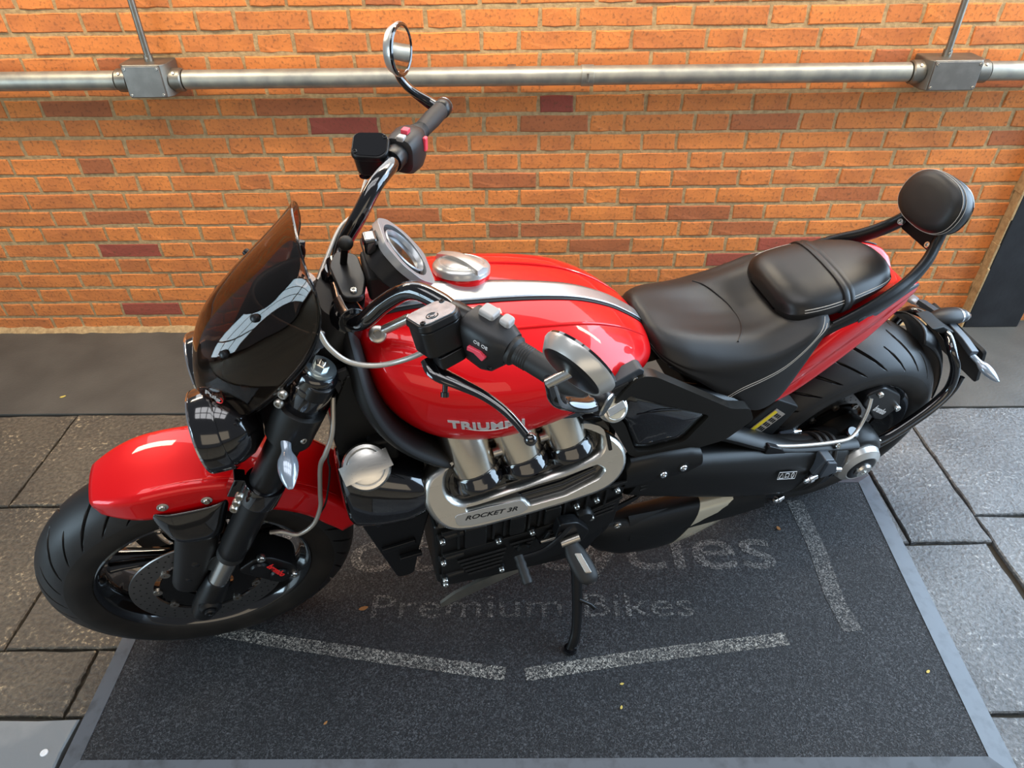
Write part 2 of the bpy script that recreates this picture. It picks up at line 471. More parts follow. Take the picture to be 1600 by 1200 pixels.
# bricks that differ in tone in the wall, keyed by (course, approximate x)
special = [(5, -1.70, 'brick_red'), (6, -1.47, 'brick_red'), (5, -1.52, 'brick_red'), (13, .145, 'brick_red'), (12, -.62, 'brick_red'),
           (4, .92, 'brick_red'), (5, 1.10, 'brick_red'), (5, 1.22, 'brick_red'), (1, -1.55, 'brick_red'), (1, -1.33, 'brick_red'),
           (7, .75, 'brick_brown'), (8, .05, 'brick_brown'), (7, 1.0, 'brick_brown'), (9, -.05, 'brick_brown'), (7, -1.5, 'brick_brown'),
           (13, -1.5, 'brick_brown'), (14, -1.2, 'brick_brown'), (6, -.1, 'brick_brown'), (10, -1.55, 'brick_brown'), (14, 1.6, 'brick_brown'), (6, .45, 'brick_brown')]
items = []
for k in range(0, 28):
    z = (k+.5)*CRS
    odd = k % 2
    for n in range(-9, 9):
        sx = (-.157 if odd else .0246)+n*PER
        hx = (.0946 if odd else -.101)+n*PER
        for kind, x0, w in (('s', sx, STR), ('h', hx, PER-STR)):
            xc = x0+w/2
            if xc < -3.15 or xc > 2.42 or 1.90 < xc < 2.17: continue
            items.append((kind, xc, z, k))
def prio(it):
    kind, xc, z, k = it
    u, v = proj((xc, 0, z))
    if not (-60 < u < 1640 and -25 < v < 540): return 0
    hid = (560 < u < 1000 and v > 405) or (1000 < u < 1440 and v > 425) or (330 < u < 480 and v > 470) or (1430 < u < 1500 and 300 < v < 360)
    return (1 if hid else 3)+(.5 if kind == 's' else 0)+z*.1
items.sort(key=prio, reverse=True)
rb = random.Random(11)
joined = G()
for i, (kind, xc, z, k) in enumerate(items):
    s = rb.randrange(8)
    me, V, F = variants[kind, s]
    dy = rb.uniform(-.0022, .0018); dz = rb.uniform(-.0012, .0012)
    if i < 300:
        o = bpy.data.objects.new('brick', me); COL.objects.link(o); o.parent = wall
        o.location = (xc, dy, z+dz)
        mt = 'brick_orange'
        for kk, xx, mm in special:
            if kk == k and abs(xx-xc) < .065: mt = mm
        if mt == 'brick_orange' and rb.random() < .05: mt = 'brick_brown'
        if mt != 'brick_orange':
            o.material_slots[0].link = 'OBJECT'; o.material_slots[0].material = MATS[mt]
    else:
        joined.add([(x+xc, y+dy, zz+z+dz) for x, y, zz in V], F)
jb = mk('brick_courses', joined, 'brick_orange_joined', wall, smooth=0, fix=False)
jb['kind'] = 'stuff'

# crumbling mortar fillet along the foot of the wall
rf = random.Random(3)
def fillet(i, j):
    x = -3.2+5.1*i; r = rf.uniform(-.006, .006)
    return ((x, -.028+r, -.002), (x, -.016+r*.5, .008+abs(r)), (x, .004, .020+r))[int(round(j*2))]
skirt = mk('mortar_fillet', G().grid(fillet, 160, 2), 'mortar', wall, smooth=60)

# black painted pilaster on the right
pil = mk('trim_1', G().box((2.035, .02, .96), (.232, .13, 1.92)), 'pilaster_black', bev=.006)
tag(pil, 'black painted flat pilaster standing against the brick wall', 'pilaster', kind='structure')
edge = G()
for i in range(18):
    edge.box((1.915+rf.uniform(-.003, .003), -.022, .02+i*.104), (.009+rf.uniform(-.002, .003), .05+rf.uniform(-.008, .008), .106))
mk('mortar_edge', edge, 'mortar', pil, bev=.003)

# ---- floor: bedding, tarmac strip by the wall, riven slabs
floor = mk('floor', G().box((0, -3.4, -.06), (12, 8.2, .09)), 'bedding', smooth=0)
tag(floor, 'worn stone slab floor with dark joints and a smooth strip by the wall', 'floor', kind='structure')
def slab(name, x0, x1, y0, y1, mat, top=0.0, seed=0, gap=.005, rough=.004):
    r = random.Random(seed)
    def side(a, b, n):
        a, b = np.array(a), np.array(b); d = b-a; nrm = np.array([-d[1], d[0]])/np.linalg.norm(d)
        return [a+d*t/n+nrm*(r.uniform(0, rough) if t else 0) for t in range(n)]
    x0 += gap; x1 -= gap; y0 += gap; y1 -= gap
    P = side((x0, y0), (x1, y0), 12)+side((x1, y0), (x1, y1), 12)+side((x1, y1), (x0, y1), 12)+side((x0, y1), (x0, y0), 12)
    c = np.mean(P, 0)
    V = [(p[0], p[1], -.03) for p in P]+[(p[0], p[1], top-.004) for p in P]+[(*(p+(c-p)/np.linalg.norm(c-p)*.004), top) for p in P]
    n = len(P); F = [(k+i, k+(i+1) % n, k+n+(i+1) % n, k+n+i) for k in (0, n) for i in range(n)]+[tuple(range(2*n, 3*n))]
    return mk(name, (V, F), mat, floor, smooth=0)
slab('tarmac_strip', -3.4, 3.4, -.575, .02, 'asphalt', .001, 1, .001, .006)
B_, G_ = 'stone_brown', 'stone_skylit'
for i, (x0, x1, y0, y1, mt) in enumerate([
        (-3.3, -2.35, -1.027, -.575, B_), (-2.35, -1.612, -1.027, -.575, B_), (-1.612, -.86, -1.027, -.575, B_),
        (-3.3, -2.05, -1.529, -1.027, B_), (-2.05, -1.333, -1.529, -1.027, B_), (-1.333, -.60, -1.529, -1.027, B_),
        (-3.3, -1.95, -1.708, -1.529, B_), (-1.95, -1.088, -1.708, -1.529, B_), (-1.088, -.45, -1.708, -1.529, B_),
        (-.86, -.1, -1.027, -.575, B_), (-.1, .62, -1.2, -.575, G_), (-.60, -.1, -1.529, -1.027, B_), (-.45, .5, -2.4, -1.529, G_), (-.1, .5, -1.529, -1.2, G_),
        (.62, 1.167, -1.203, -.575, G_), (1.167, 1.411, -1.203, -.575, G_), (1.411, 2.3, -1.096, -.575, G_), (2.3, 3.3, -1.096, -.575, G_),
        (.5, 1.392, -1.715, -1.203, G_), (1.405, 2.2, -1.80, -1.096, G_), (2.2, 3.3, -1.80, -1.096, G_),
        (.5, 1.30, -2.5, -1.715, G_), (1.30, 2.2, -2.5, -1.80, G_), (2.2, 3.3, -2.5, -1.80, G_),
        (-1.03, -.45, -2.4, -1.708, B_), (-3.3, -2.2, -2.6, -1.708, B_)]):
    slab('slab', x0, x1, y0, y1, mt, random.Random(i).uniform(-.0015, .0015), i+5, .0028 if i != 19 else .006, .005)
for i in range(5):  # unseen floor behind the camera, added for the engine cover to reflect
    for k in range(3):
        slab('slab', -4.6+i*1.9, -2.7+i*1.9, -4.05-k*1.4, -2.65-k*1.4, 'stone_daylit', 0, 200+i*5+k, .006, .005)
# patch of raised mortar beside the wide joint
plate = slab('painted_sheet', -2.2, -1.043, -2.6, -1.712, 'painted_sheet', .004, 77, .001, .006)
plate['label'] = 'grey painted sheet with a chipped edge'
bolt(plate, (-1.085, -1.792, .004), (0, 0, 1), .0085, .003, 'white_print', 'screw')

# ---- entrance mat
mat_root = empty('floor_mat', (0.04, -1.37, 0))
tag(mat_root, 'black coiled entrance mat with grey border and faded lettering under the motorcycle', 'mat')
def mrel(V): return [(x-.04, y+1.37, z) for x, y, z in V]
inn = [(-.990, -1.812), (1.055, -1.818), (1.103, -.965), (-1.000, -.965)]
out = [(-1.034, -1.862), (1.108, -1.868), (1.157, -.925), (-1.040, -.925)]
g = G().prism(inn, (0, 0, 0), (1, 0, 0), (0, 1, 0), .002, .011); g.V = mrel(g.V)
pile = mk('mat_pile', g, 'mat_pile', mat_root, smooth=0)
for i in range(4):
    a, b, c, d = out[i], out[(i+1) % 4], inn[(i+1) % 4], inn[i]
    V = [(*a, .0015), (*b, .0015), (*c, .0015), (*d, .0015), (*a, .004), (*b, .004), (*c, .0125), (*d, .0125)]
    mk('border_strip', (mrel(V), [(3, 2, 1, 0), (4, 5, 6, 7), (0, 1, 5, 4), (1, 2, 6, 5), (2, 3, 7, 6), (3, 0, 4, 7)]), 'mat_border', mat_root, smooth=0)
ZP = .0114
def flat(x0, y0):
    return lambda x, y, z: (x0+x-.04, y0+y+1.37, ZP+z)
def letters(body, size, x0, y0, width, mt, offset=0):
    full = text_geo(body, size, offset=offset)[0]; k = width/(full[:, 0].max()-full[:, 0].min()); xm = full[:, 0].min()
    for i, ch in enumerate(body):
        if ch == ' ': continue
        V, F = text_geo(ch, size, extrude=.0002, offset=offset)
        xr = text_geo(body[:i+1], size, offset=offset)[0][:, 0].max()
        V[:, 0] += xr-V[:, 0].max()
        fl = flat(x0, y0)
        g = G(); g.add([fl((v[0]-xm)*k, v[1], v[2]) for v in V], F)
        mk('letter', g, mt, pile, smooth=0, fix=False)
letters('Motorcycles', .225, -.70, -1.297, 1.445, 'mat_print_faint', .0015)
letters('Premium Bikes', .105, -.392, -1.450, .868, 'mat_print_faint')
def band(name, P, w, mt):
    g = G(); P = [np.array(p) for p in P]; V = []
    for i, p in enumerate(P):
        d = unit(P[min(i+1, len(P)-1)]-P[max(i-1, 0)]); n = np.array([-d[1], d[0]])
        for s in (-1, 1): V.append((*(p+n*s*w/2), ZP+.0004))
    F = [(2*i, 2*i+1, 2*i+3, 2*i+2) for i in range(len(P)-1)]
    g.add(mrel(V), F); mk(name, g, mt, pile, smooth=0, fix=False)
band('printed_line', crv([(-.80, -1.480), (-.60, -1.520), (-.34, -1.563), (-.03, -1.612)], 5), .036, 'mat_print')
band('printed_line', crv([(.02, -1.614), (.312, -1.568), (.50, -1.545), (.70, -1.520)], 5), .036, 'mat_print')
band('printed_line', [(.872, -1.04), (.878, -1.22), (.866, -1.40), (.876, -1.50)], .05, 'mat_print_faint')
band('printed_line', [(-.862, -1.10), (-.868, -1.30), (-.862, -1.47)], .05, 'mat_print_faint')

# ---- conduit run and boxes on the wall
PZ, PY = 1.034, -.060
def run(x0, x1, cuts, label):
    p = empty('conduit_pipe', ((x0+x1)/2, PY, PZ)); cx = (x0+x1)/2; tag(p, label, 'pipe', 'level conduit on the wall')
    ends = [x0]+[c for c in cuts]+[x1]
    for a_, b_ in zip(ends[:-1], ends[1:]):
        mk('pipe_length', G().tube([(a_-cx, 0, 0), (b_-cx, 0, 0)], .0305, 28), 'galvanised', p)
    for c in cuts:
        cp = mk('coupling', G().tube([(c-.021-cx, 0, 0), (c+.021-cx, 0, 0)], .0335, 28), 'galvanised', p, bev=.001)
        mk('coupling_seam', G().box((c-cx, -.032, .0), (.008, .006, .03)), 'galvanised_dark', cp, bev=.002)
    return p, cx
for x0, x1, cuts, lab in ((-3.15, -1.330, [], 'galvanised steel conduit left of the left junction box'), (-1.100, 1.330, [.253], 'long galvanised steel conduit between the two junction boxes'), (1.594, 2.5, [], 'galvanised steel conduit right of the right junction box')):
    p, cx = run(x0, x1, cuts, lab)
    for x in (-2.4, .0, 2.3):
        if x0 < x < x1: mk('wall_bracket', G().box((x-cx, .029, 0), (.03, .058, .05)), 'galvanised_dark', p, bev=.003)
def jbox(x0, x1, z0, z1, label):
    cx = (x0+x1)/2
    r = empty('junction_box', (cx, -.055, PZ)); tag(r, label, 'junction box', 'junction boxes on the conduit')
    w, h = x1-x0, z1-z0; zc = (z0+z1)/2-PZ
    body = [(-w/2+.012, -.053), (w/2-.012, -.053), (w/2+.004, -.030), (w/2+.004, .053), (-w/2-.004, .053), (-w/2-.004, -.030)]
    mk('body', G().prism(body, (0, 0, zc), (1, 0, 0), (0, 1, 0), -h/2, h/2), 'galvanised_dark', r, bev=.004)
    lid = mk('lid', G().prism(roundpoly([(-w/2+.012, -h/2+.004), (w/2-.012, -h/2+.004), (w/2-.012, h/2-.004), (-w/2+.012, h/2-.004)], .008), (0, -.053, zc), (1, 0, 0), (0, 0, 1), 0, .006), 'box_lid', r, bev=.0015)
    for sx in (-1, 1):
        for sz in (-1, 1):
            bolt(lid, (sx*(w/2-.020), -.058, zc+sz*(h/2-.012)), (0, -1, 0), .0048, .003, 'zinc', 'screw')
        sp = mk('spigot', G().lathe([(.030, 0), (.037, .002), (.037, .036), (.0325, .040), (.030, .040)], (sx*(w/2-.002), PY+.055, 0), (sx, 0, 0), 28), 'galvanised_dark', r)
        bolt(sp, (sx*(w/2+.018), PY+.055-.026, .026), (0, -.7, .7), .005, .003, 'zinc', 'screw')
    return r
jbox(-1.288, -1.142, .988, 1.092, 'rusty grey steel junction box on the conduit left of the raised mirror')
jbox(1.372, 1.552, .984, 1.080, 'rusty grey steel junction box on the conduit above the backrest')
for x, z0, lab in ((-1.207, 1.09, 'thin upright steel conduit rising from the left junction box'), (1.446, 1.078, 'thin upright steel conduit rising from the right junction box')):
    o = empty('upright_conduit', (x, -.05, z0)); tag(o, lab, 'pipe', 'thin upright conduits')
    mk('tube', G().tube([(0, 0, 0), (0, 0, .80)], .0108, 18), 'galvanised_dark', o)
    mk('socket', G().tube([(0, 0, 0), (0, 0, .022)], .0145, 18), 'galvanised_dark', o)
    bolt(o, (0, -.0135, .012), (0, -1, 0), .004, .003, 'zinc', 'screw')

# ---- litter
def leaf(x, y, z, L, w, a, mt, label):
    P = crv([(-.5, 0), (-.2, .42), (.2, .4), (.5, 0), (.2, -.4), (-.2, -.42)], 3, True)
    g = G(); c, s = math.cos(a), math.sin(a); n = len(P)
    top = [(L*p[0]*c-w*p[1]*s, L*p[0]*s+w*p[1]*c, .004*abs(p[0])+.002*abs(p[1])+.0008) for p in P]
    g.add([(q[0], q[1], q[2]-.0008) for q in top]+top, [tuple(range(n-1, -1, -1)), tuple(range(n, 2*n))]+[(i, (i+1) % n, n+(i+1) % n, n+i) for i in range(n)])
    o = mk('leaf', g, mt, None, smooth=0); o.location = (x, y, z); return tag(o, label, 'leaf', 'scraps of leaf on the floor')
leaf(-.414, -1.421, .0114, .026, .013, .3, 'leaf_brown', 'small brown dry leaf on the mat left of the faded lettering')
leaf(.788, -1.154, .0114, .016, .011, 1.9, 'leaf_brown', 'tiny reddish scrap on the mat beyond the last letter')
leaf(1.016, -1.615, .0114, .012, .007, .6, 'leaf_yellow', 'tiny yellow scrap on the mat near its right border')
leaf(.256, -1.641, .0114, .010, .006, .2, 'leaf_yellow', 'tiny yellow scrap on the mat just in front of the chevron line')
leaf(.247, -1.700, .0114, .010, .006, 1.2, 'leaf_yellow', 'tiny yellow scrap on the mat furthest from the motorcycle')
leaf(-.451, -1.732, .0114, .011, .006, .9, 'leaf_brown', 'tiny orange scrap on the mat near its front left')
leaf(-1.72, -.47, .001, .022, .012, .5, 'leaf_yellow', 'curled pale scrap on the tarmac strip by the wall')
# ================================================================ the motorcycle
bike = empty('motorcycle')
tag(bike, 'red and black muscle motorcycle with tinted screen and backrest leaning on its side stand', 'motorcycle')
_a = np.array([math.cos(BIKE_YAW), math.sin(BIKE_YAW), 0]); _n = np.array([-math.sin(BIKE_YAW), math.cos(BIKE_YAW), 0]); _z = np.array([0, 0, 1.])
_zz = math.cos(BIKE_LEAN)*_z-math.sin(BIKE_LEAN)*_n; _nn = math.cos(BIKE_LEAN)*_n+math.sin(BIKE_LEAN)*_z
bm4 = Matrix(np.stack([_a, _nn, _zz], 1).tolist()).to_4x4()
bm4.translation = (-.7391, -1.4319, .012)
bike.matrix_world = bm4

def part(name, g, mat, parent=None, **k):
    return mk(name, g, mat, parent or bike, **k)

# ---------------------------------------------------------------- wheels
def tyre_geo(prof, cy, cz, cx, nseg, npat, s0, s1, slant, curve, wid, depth, sub):
    """carcass whose mesh columns run along the tread grooves"""
    P = crv([np.array(p) for p in prof], sub); n = len(P)
    arc = [0]
    for i in range(1, n): arc.append(arc[-1]+np.linalg.norm(P[i]-P[i-1]))
    mid = arc[-1]/2; S = [q-mid for q in arc]
    nrm = []
    for i in range(n):
        d = unit(P[min(i+1, n-1)]-P[max(i-1, 0)]); m = np.array([-d[1], d[0]])
        nrm.append(m if m[1] > 0 else -m)
    R0 = max(p[1] for p in P)
    def dep(th, s):
        a = abs(s); out = 0
        for ph0, a0, a1, k in ((0, s0, s1, 1.0), (.5, s0+(s1-s0)*.42, s1*1.03, .72)):
            if not a0 < a < a1: continue
            ph = ((th*npat/(2*math.pi))+ph0+(.25 if s > 0 else 0)) % 1
            dist = min(ph, 1-ph)*2*math.pi/npat*R0
            w = wid*k*(.35+.65*math.sin(math.pi*(a-a0)/(a1-a0))**.7)
            out = max(out, min(1, max(0, (w-dist)/.0022)))
        return out
    V = []
    for k in range(nseg):
        th = 2*math.pi*k/nseg
        for i in range(n):
            b = max(0, min(abs(S[i]), s1*1.05)-s0); t2 = th+slant*b+curve*b*b
            y, r = P[i]-nrm[i]*dep(th, S[i])*depth
            V.append((cx+r*math.cos(t2), cy+y, cz+r*math.sin(t2)))
    F = [(i*n+j, i*n+j+1, ((i+1) % nseg)*n+j+1, ((i+1) % nseg)*n+j) for i in range(nseg) for j in range(n-1)]
    g = G(); g.add(V, F); return g, n
FW = (0, 0, .336)
pf = [(-.058, .222), (-.068, .232), (-.0745, .249), (-.0755, .266), (-.071, .287), (-.061, .305), (-.046, .320), (-.025, .331), (0, .336)]
pf = pf+[(-y, r) for y, r in reversed(pf[:-1])]
g, nf = tyre_geo(pf, 0, FW[2], 0, 1100, 16, .010, .092, 2.4, 12, .0050, .0075, 5)
def two_tone(o, nprof, lo, hi, m2):
    o.data.materials.append(MATS[m2])
    for p in o.data.polygons:
        j = p.vertices[0] % nprof; j2 = p.vertices[1] % nprof; j = min(j, j2)
        if j < lo or j >= hi: p.material_index = 1
rim_prof = [(.231, -.062), (.225, -.067), (.218, -.062), (.214, -.050), (.205, -.040), (.198, -.020), (.198, .020), (.205, .040), (.214, .050), (.218, .062), (.225, .067), (.231, .062), (.225, .055), (.220, .045), (.212, 0), (.220, -.045), (.225, -.055)]
gr = G().lathe(rim_prof, FW, (0, 1, 0), 96, loop=True)
fwheel = part('front_wheel', gr, 'gloss_black', steer=True)
tyre_f = mk('tyre', g, 'tyre_tread', fwheel, smooth=50, steer=True, fix=True); two_tone(tyre_f, nf, 18, nf-19, 'tyre_side')
mk('hub', G().lathe([(.030, -.075), (.046, -.070), (.050, -.045), (.036, -.02), (.036, .02), (.050, .045), (.046, .07), (.030, .075)], FW, (0, 1, 0), 40), 'gloss_black', fwheel, steer=True)
for k in range(5):
    for s in (-1, 1):
        th = 2*math.pi*k/5+.32; w = .115*s
        a0, a1 = th+w*1.2, th+w
        p0 = np.array([.040*math.cos(a0), s*.0, FW[2]+.040*math.sin(a0)]); p1 = np.array([.206*math.cos(a1), 0, FW[2]+.206*math.sin(a1)])
        mk('spoke', G().tube([p0+(p1-p0)*t for t in np.linspace(0, 1, 6)], [.016, .0125, .010, .0095, .0105, .014], 10, flat=(1.0, 1.5), ref=(0, 1, 0)), 'gloss_black', fwheel, steer=True)
def disc(cx, cz, y, r0, r1, parent, nb, steer, rb, rc):
    d = mk('brake_disc', G().lathe([(r0, -.0025), (r1-.001, -.0025), (r1, 0), (r1-.001, .0025), (r0, .0025)], (cx, y, cz), (0, 1, 0), 80, loop=True), 'disc_steel', parent, steer=steer)
    c = mk('disc_carrier', G().lathe([(rc, -.003), (rb-.004, -.003), (rb-.004, .003), (rc, .003)], (cx, y, cz), (0, 1, 0), 60, loop=True), 'satin_black', parent, steer=steer)
    hol = G()
    for i in range(36):
        for j, rr in enumerate((r0+.014, r0+.026, r1-.010)):
            a = 2*math.pi*(i+.33*j)/36
            hol.lathe([(.0, -.0002), (.0021, -.0002), (.0021, .0002), (0, .0002)], (cx+rr*math.cos(a), y-math.copysign(.0026, -y)*1.0 if y > 0 else y-.0026, cz+rr*math.sin(a)), (0, 1, 0), 8)
    h = mk('disc_holes', hol, 'matt_black', parent, smooth=0, steer=steer); h['kind'] = 'stuff'
    for i in range(nb):
        a = 2*math.pi*i/nb+.2
        mk('disc_bobbin', G().lathe([(.0035, -.004), (.0095, -.004), (.0095, .004), (.0035, .004)], (cx+rb*math.cos(a), y-.002, cz+rb*math.sin(a)), (0, 1, 0), 18, loop=True), 'zinc', parent, steer=steer)
disc(0, FW[2], -.080, .112, .160, fwheel, 9, True, .104, .052)
disc(0, FW[2], .080, .112, .160, fwheel, 9, True, .104, .052)
mk('axle', G().lathe([(.012, -.150), (.018, -.148), (.019, -.135), (.016, -.130), (.016, .130), (.019, .135), (.018, .148)], FW, (0, 1, 0), 24), 'satin_black', fwheel, steer=True)

RW = (1.677, 0, .323)
pr = [(-.100, .209), (-.112, .219), (-.119, .236), (-.120, .252), (-.1145, .270), (-.100, .288), (-.078, .304), (-.042, .317), (0, .323)]
pr = pr+[(-y, r) for y, r in reversed(pr[:-1])]
g, nr_ = tyre_geo(pr, 0, RW[2], RW[0], 1100, 14, .014, .122, -1.6, -9, .0060, .0085, 5)
rim_r = [(.217, -.102), (.211, -.107), (.204, -.101), (.196, -.085), (.180, -.06), (.172, -.02), (.172, .06), (.180, .085), (.204, .100), (.211, .106), (.217, .102), (.202, .09), (.196, .05), (.190, 0), (.196, -.06), (.202, -.09)]
rwheel = part('rear_wheel', G().lathe(rim_r, RW, (0, 1, 0), 96, loop=True), 'gloss_black')
tyre_r = mk('tyre', g, 'tyre_tread', rwheel, smooth=50); two_tone(tyre_r, nr_, 18, nr_-19, 'tyre_side')
mk('hub', G().lathe([(.05, -.10), (.075, -.09), (.085, -.02), (.07, .03), (.05, .06)], RW, (0, 1, 0), 40), 'satin_black', rwheel)
for k in range(5):
    for s in (-1, 1):
        th = 2*math.pi*k/5+.1; a0, a1 = th+.16*s, th+.09*s
        p0 = np.array([RW[0]+.06*math.cos(a0), .0, RW[2]+.06*math.sin(a0)]); p1 = np.array([RW[0]+.18*math.cos(a1), .02, RW[2]+.18*math.sin(a1)])
        mk('spoke', G().tube([p0+(p1-p0)*t for t in np.linspace(0, 1, 5)], [.02, .015, .013, .013, .017], 10, flat=(1, 1.4), ref=(0, 1, 0)), 'gloss_black', rwheel)
disc(RW[0], RW[2], -.062, .100, .150, rwheel, 8, False, .092, .05)

# ---------------------------------------------------------------- fork
def FP(t, y, off=0):
    return np.array([t*SAX[0]+off*SAX[2], y, .336+t*SAX[2]-off*SAX[0]])
FY = .118
for s in (-1, 1):
    y = s*FY
    leg = part('fork_leg', G().lathe([(.0270, .185), (.0285, .187), (.0290, .21), (.0300, .215), (.0305, .33), (.0315, .335), (.0315, .60), (.0300, .61), (.0300, .70)], FP(0, y), SAX, 40), 'satin_black', steer=True)
    mk('slider_tube', G().lathe([(.0210, .05), (.0210, .20)], FP(0, y), SAX, 32), 'steel', leg, steer=True)
    mk('fork_foot', G().lathe([(.014, -.062), (.026, -.056), (.030, -.03), (.030, .02), (.0275, .045), (.0255, .072), (.0225, .078)], FP(0, y), SAX, 32), 'satin_black', leg, steer=True)
    mk('dust_seal', G().lathe([(.0235, .170), (.0285, .172), (.0285, .192), (.0235, .194)], FP(0, y), SAX, 32), 'rubber', leg, steer=True)
    mk('axle_clamp', G().lathe([(.0, -.034), (.017, -.034), (.024, -.028), (.024, .02), (0, .02)], (0, y, .336), (0, 1, 0), 28), 'satin_black', leg, steer=True)
    bolt(leg, (0, y-s*0-.036 if s < 0 else y+.022, .336), (0, s if s > 0 else -1, 0), .012, .006, 'satin_black', 'axle_bolt', True)
    c = mk('fender_clamp', G().lathe([(.0325, .372), (.0385, .375), (.0395, .38), (.0395, .418), (.0385, .423), (.0325, .425)], FP(0, y), SAX, 40), 'gloss_black', leg, steer=True)
    mk('clamp_ear', G().box(FP(.397, y+s*-.012, -.047), (.022, .03, .052), (np.array([SAX[2], 0, -SAX[0]]), (0, 1, 0), SAX)), 'gloss_black', leg, bev=.003, steer=True)
    for i in range(3):
        bolt(leg, FP(.378+i*.019, y-.030, -.047), (-.35, -.9, .1), .0082, .008, 'zinc', 'clamp_bolt', True)
    mk('lower_ring', G().lathe([(.031, .585), (.037, .588), (.037, .61), (.031, .613)], FP(0, y), SAX, 36), 'satin_black', leg, steer=True)
    cap = mk('fork_cap', G().lathe([(.0, .728), (.0305, .728), (.0345, .724), (.0355, .718), (.0355, .700), (.0375, .698), (.0375, .655), (.0355, .652), (.0355, .640), (.030, .638)], FP(0, y), SAX, 40), 'gloss_black', leg, steer=True)
    mk('cap_disc', G().lathe([(0, .7355), (.026, .7355), (.0275, .733), (.0275, .727), (0, .727)], FP(0, y), SAX, 40), 'cap_sky_tint', cap, steer=True)
    a, b, _ = frame(SAX)
    mk('adjuster_nut', G().lathe([(0, .744), (.0115, .744), (.0125, .742), (.0125, .734), (0, .734)], FP(0, y), SAX, 6), 'steel', cap, smooth=0, steer=True)
    mk('adjuster_screw', G().lathe([(0, .749), (.0045, .749), (.005, .744), (0, .744)], FP(0, y), SAX, 14), 'chrome', cap, steer=True)

# yokes
yk = part('lower_yoke', G().prism(roundpoly([(-.155, -.03), (.155, -.03), (.165, .01), (.10, .05), (.04, .075), (-.04, .075), (-.10, .05), (-.165, .01)], .02), FP(.60, 0), (0, 1, 0), (SAX[2], 0, -SAX[0]), -.022, .022), 'satin_black', bev=.004, steer=True)
for s in (-1, 1):
    mk('yoke_clamp', G().lathe([(.034, .560), (.043, .563), (.043, .640), (.034, .643)], FP(0, s*FY), SAX, 36), 'cast_black', yk, steer=True)
    for i in range(2):
        bolt(yk, FP(.655+.022*i, s*FY-.016 if s < 0 else s*FY+.016, -.046), (-.6, s*.75, .1), .0085, .007, 'zinc', 'pinch_bolt', True)
part('upper_yoke', G().prism(roundpoly([(-.158, -.02), (.158, -.02), (.16, .02), (.09, .045), (.045, .085), (-.045, .085), (-.09, .045), (-.16, .02)], .02), FP(.700, 0), (0, 1, 0), (SAX[2], 0, -SAX[0]), -.015, .015), 'satin_black', bev=.004, steer=True)
part('steering_stem', G().lathe([(.03, .53), (.036, .55), (.036, .74), (.028, .76), (.0, .765)], FP(0, 0, .050), SAX, 32), 'satin_black', steer=True)

# ---------------------------------------------------------------- front fender
def fender(ph, u, lift=0.0):
    """ph angle at the axle, u -1..1 across"""
    t = (ph-.28)/(1.93-.28)                                  # 0 rear .. 1 front tip
    tip = max(0, (t-.80)/.20)
    tail = max(0, (.10-t)/.10)
    R = .368-.006*t+lift+.010*(1-t)
    w = .088*(1-.38*tip**2.2)
    drop = (.066+.016*math.exp(-((t-.58)/.20)**2)-.010*tail)*(1-.45*tip**2)
    a = abs(u)
    if a < .55:
        y = w*.74*a/.55; d = .004*(a/.55)**2
    elif a < .75:
        q = (a-.55)/.20; y = w*(.74+.20*math.sin(q*math.pi/2)); d = .004+.018*(1-math.cos(q*math.pi/2))
    else:
        q = (a-.75)/.25; y = w*(.94+.06*q); d = .022+(drop-.022)*q
    r = R-d
    return np.array([r*math.cos(ph), math.copysign(y, u), .336+r*math.sin(ph)])
fd = part('front_fender', G().grid(lambda i, j: fender(.28+1.65*i, -1+2*j), 64, 48), 'red_paint', smooth=60, steer=True, solid=.004)
for s in (-1, 1):
    mk('pressed_ridge', G().tube([fender(.55+1.05*k/24, s*.56, .0012) for k in range(25)], [.0012+.0022*math.sin(math.pi*k/24) for k in range(25)], 8), 'red_paint', fd, steer=True)
    for ph in (1.57, 1.33):
        p = fender(ph, s*.84)
        mk('bolt_washer', G().lathe([(0, -.001), (.0105, -.001), (.0105, .0025), (.0085, .0035), (0, .0035)], p+np.array([0, s*.002, 0]), (0, s, .12), 20), 'steel', fd, steer=True)
        bolt(fd, p+np.array([0, s*.005, 0]), (0, s, .12), .0062, .004, 'zinc', 'fender_bolt', True)
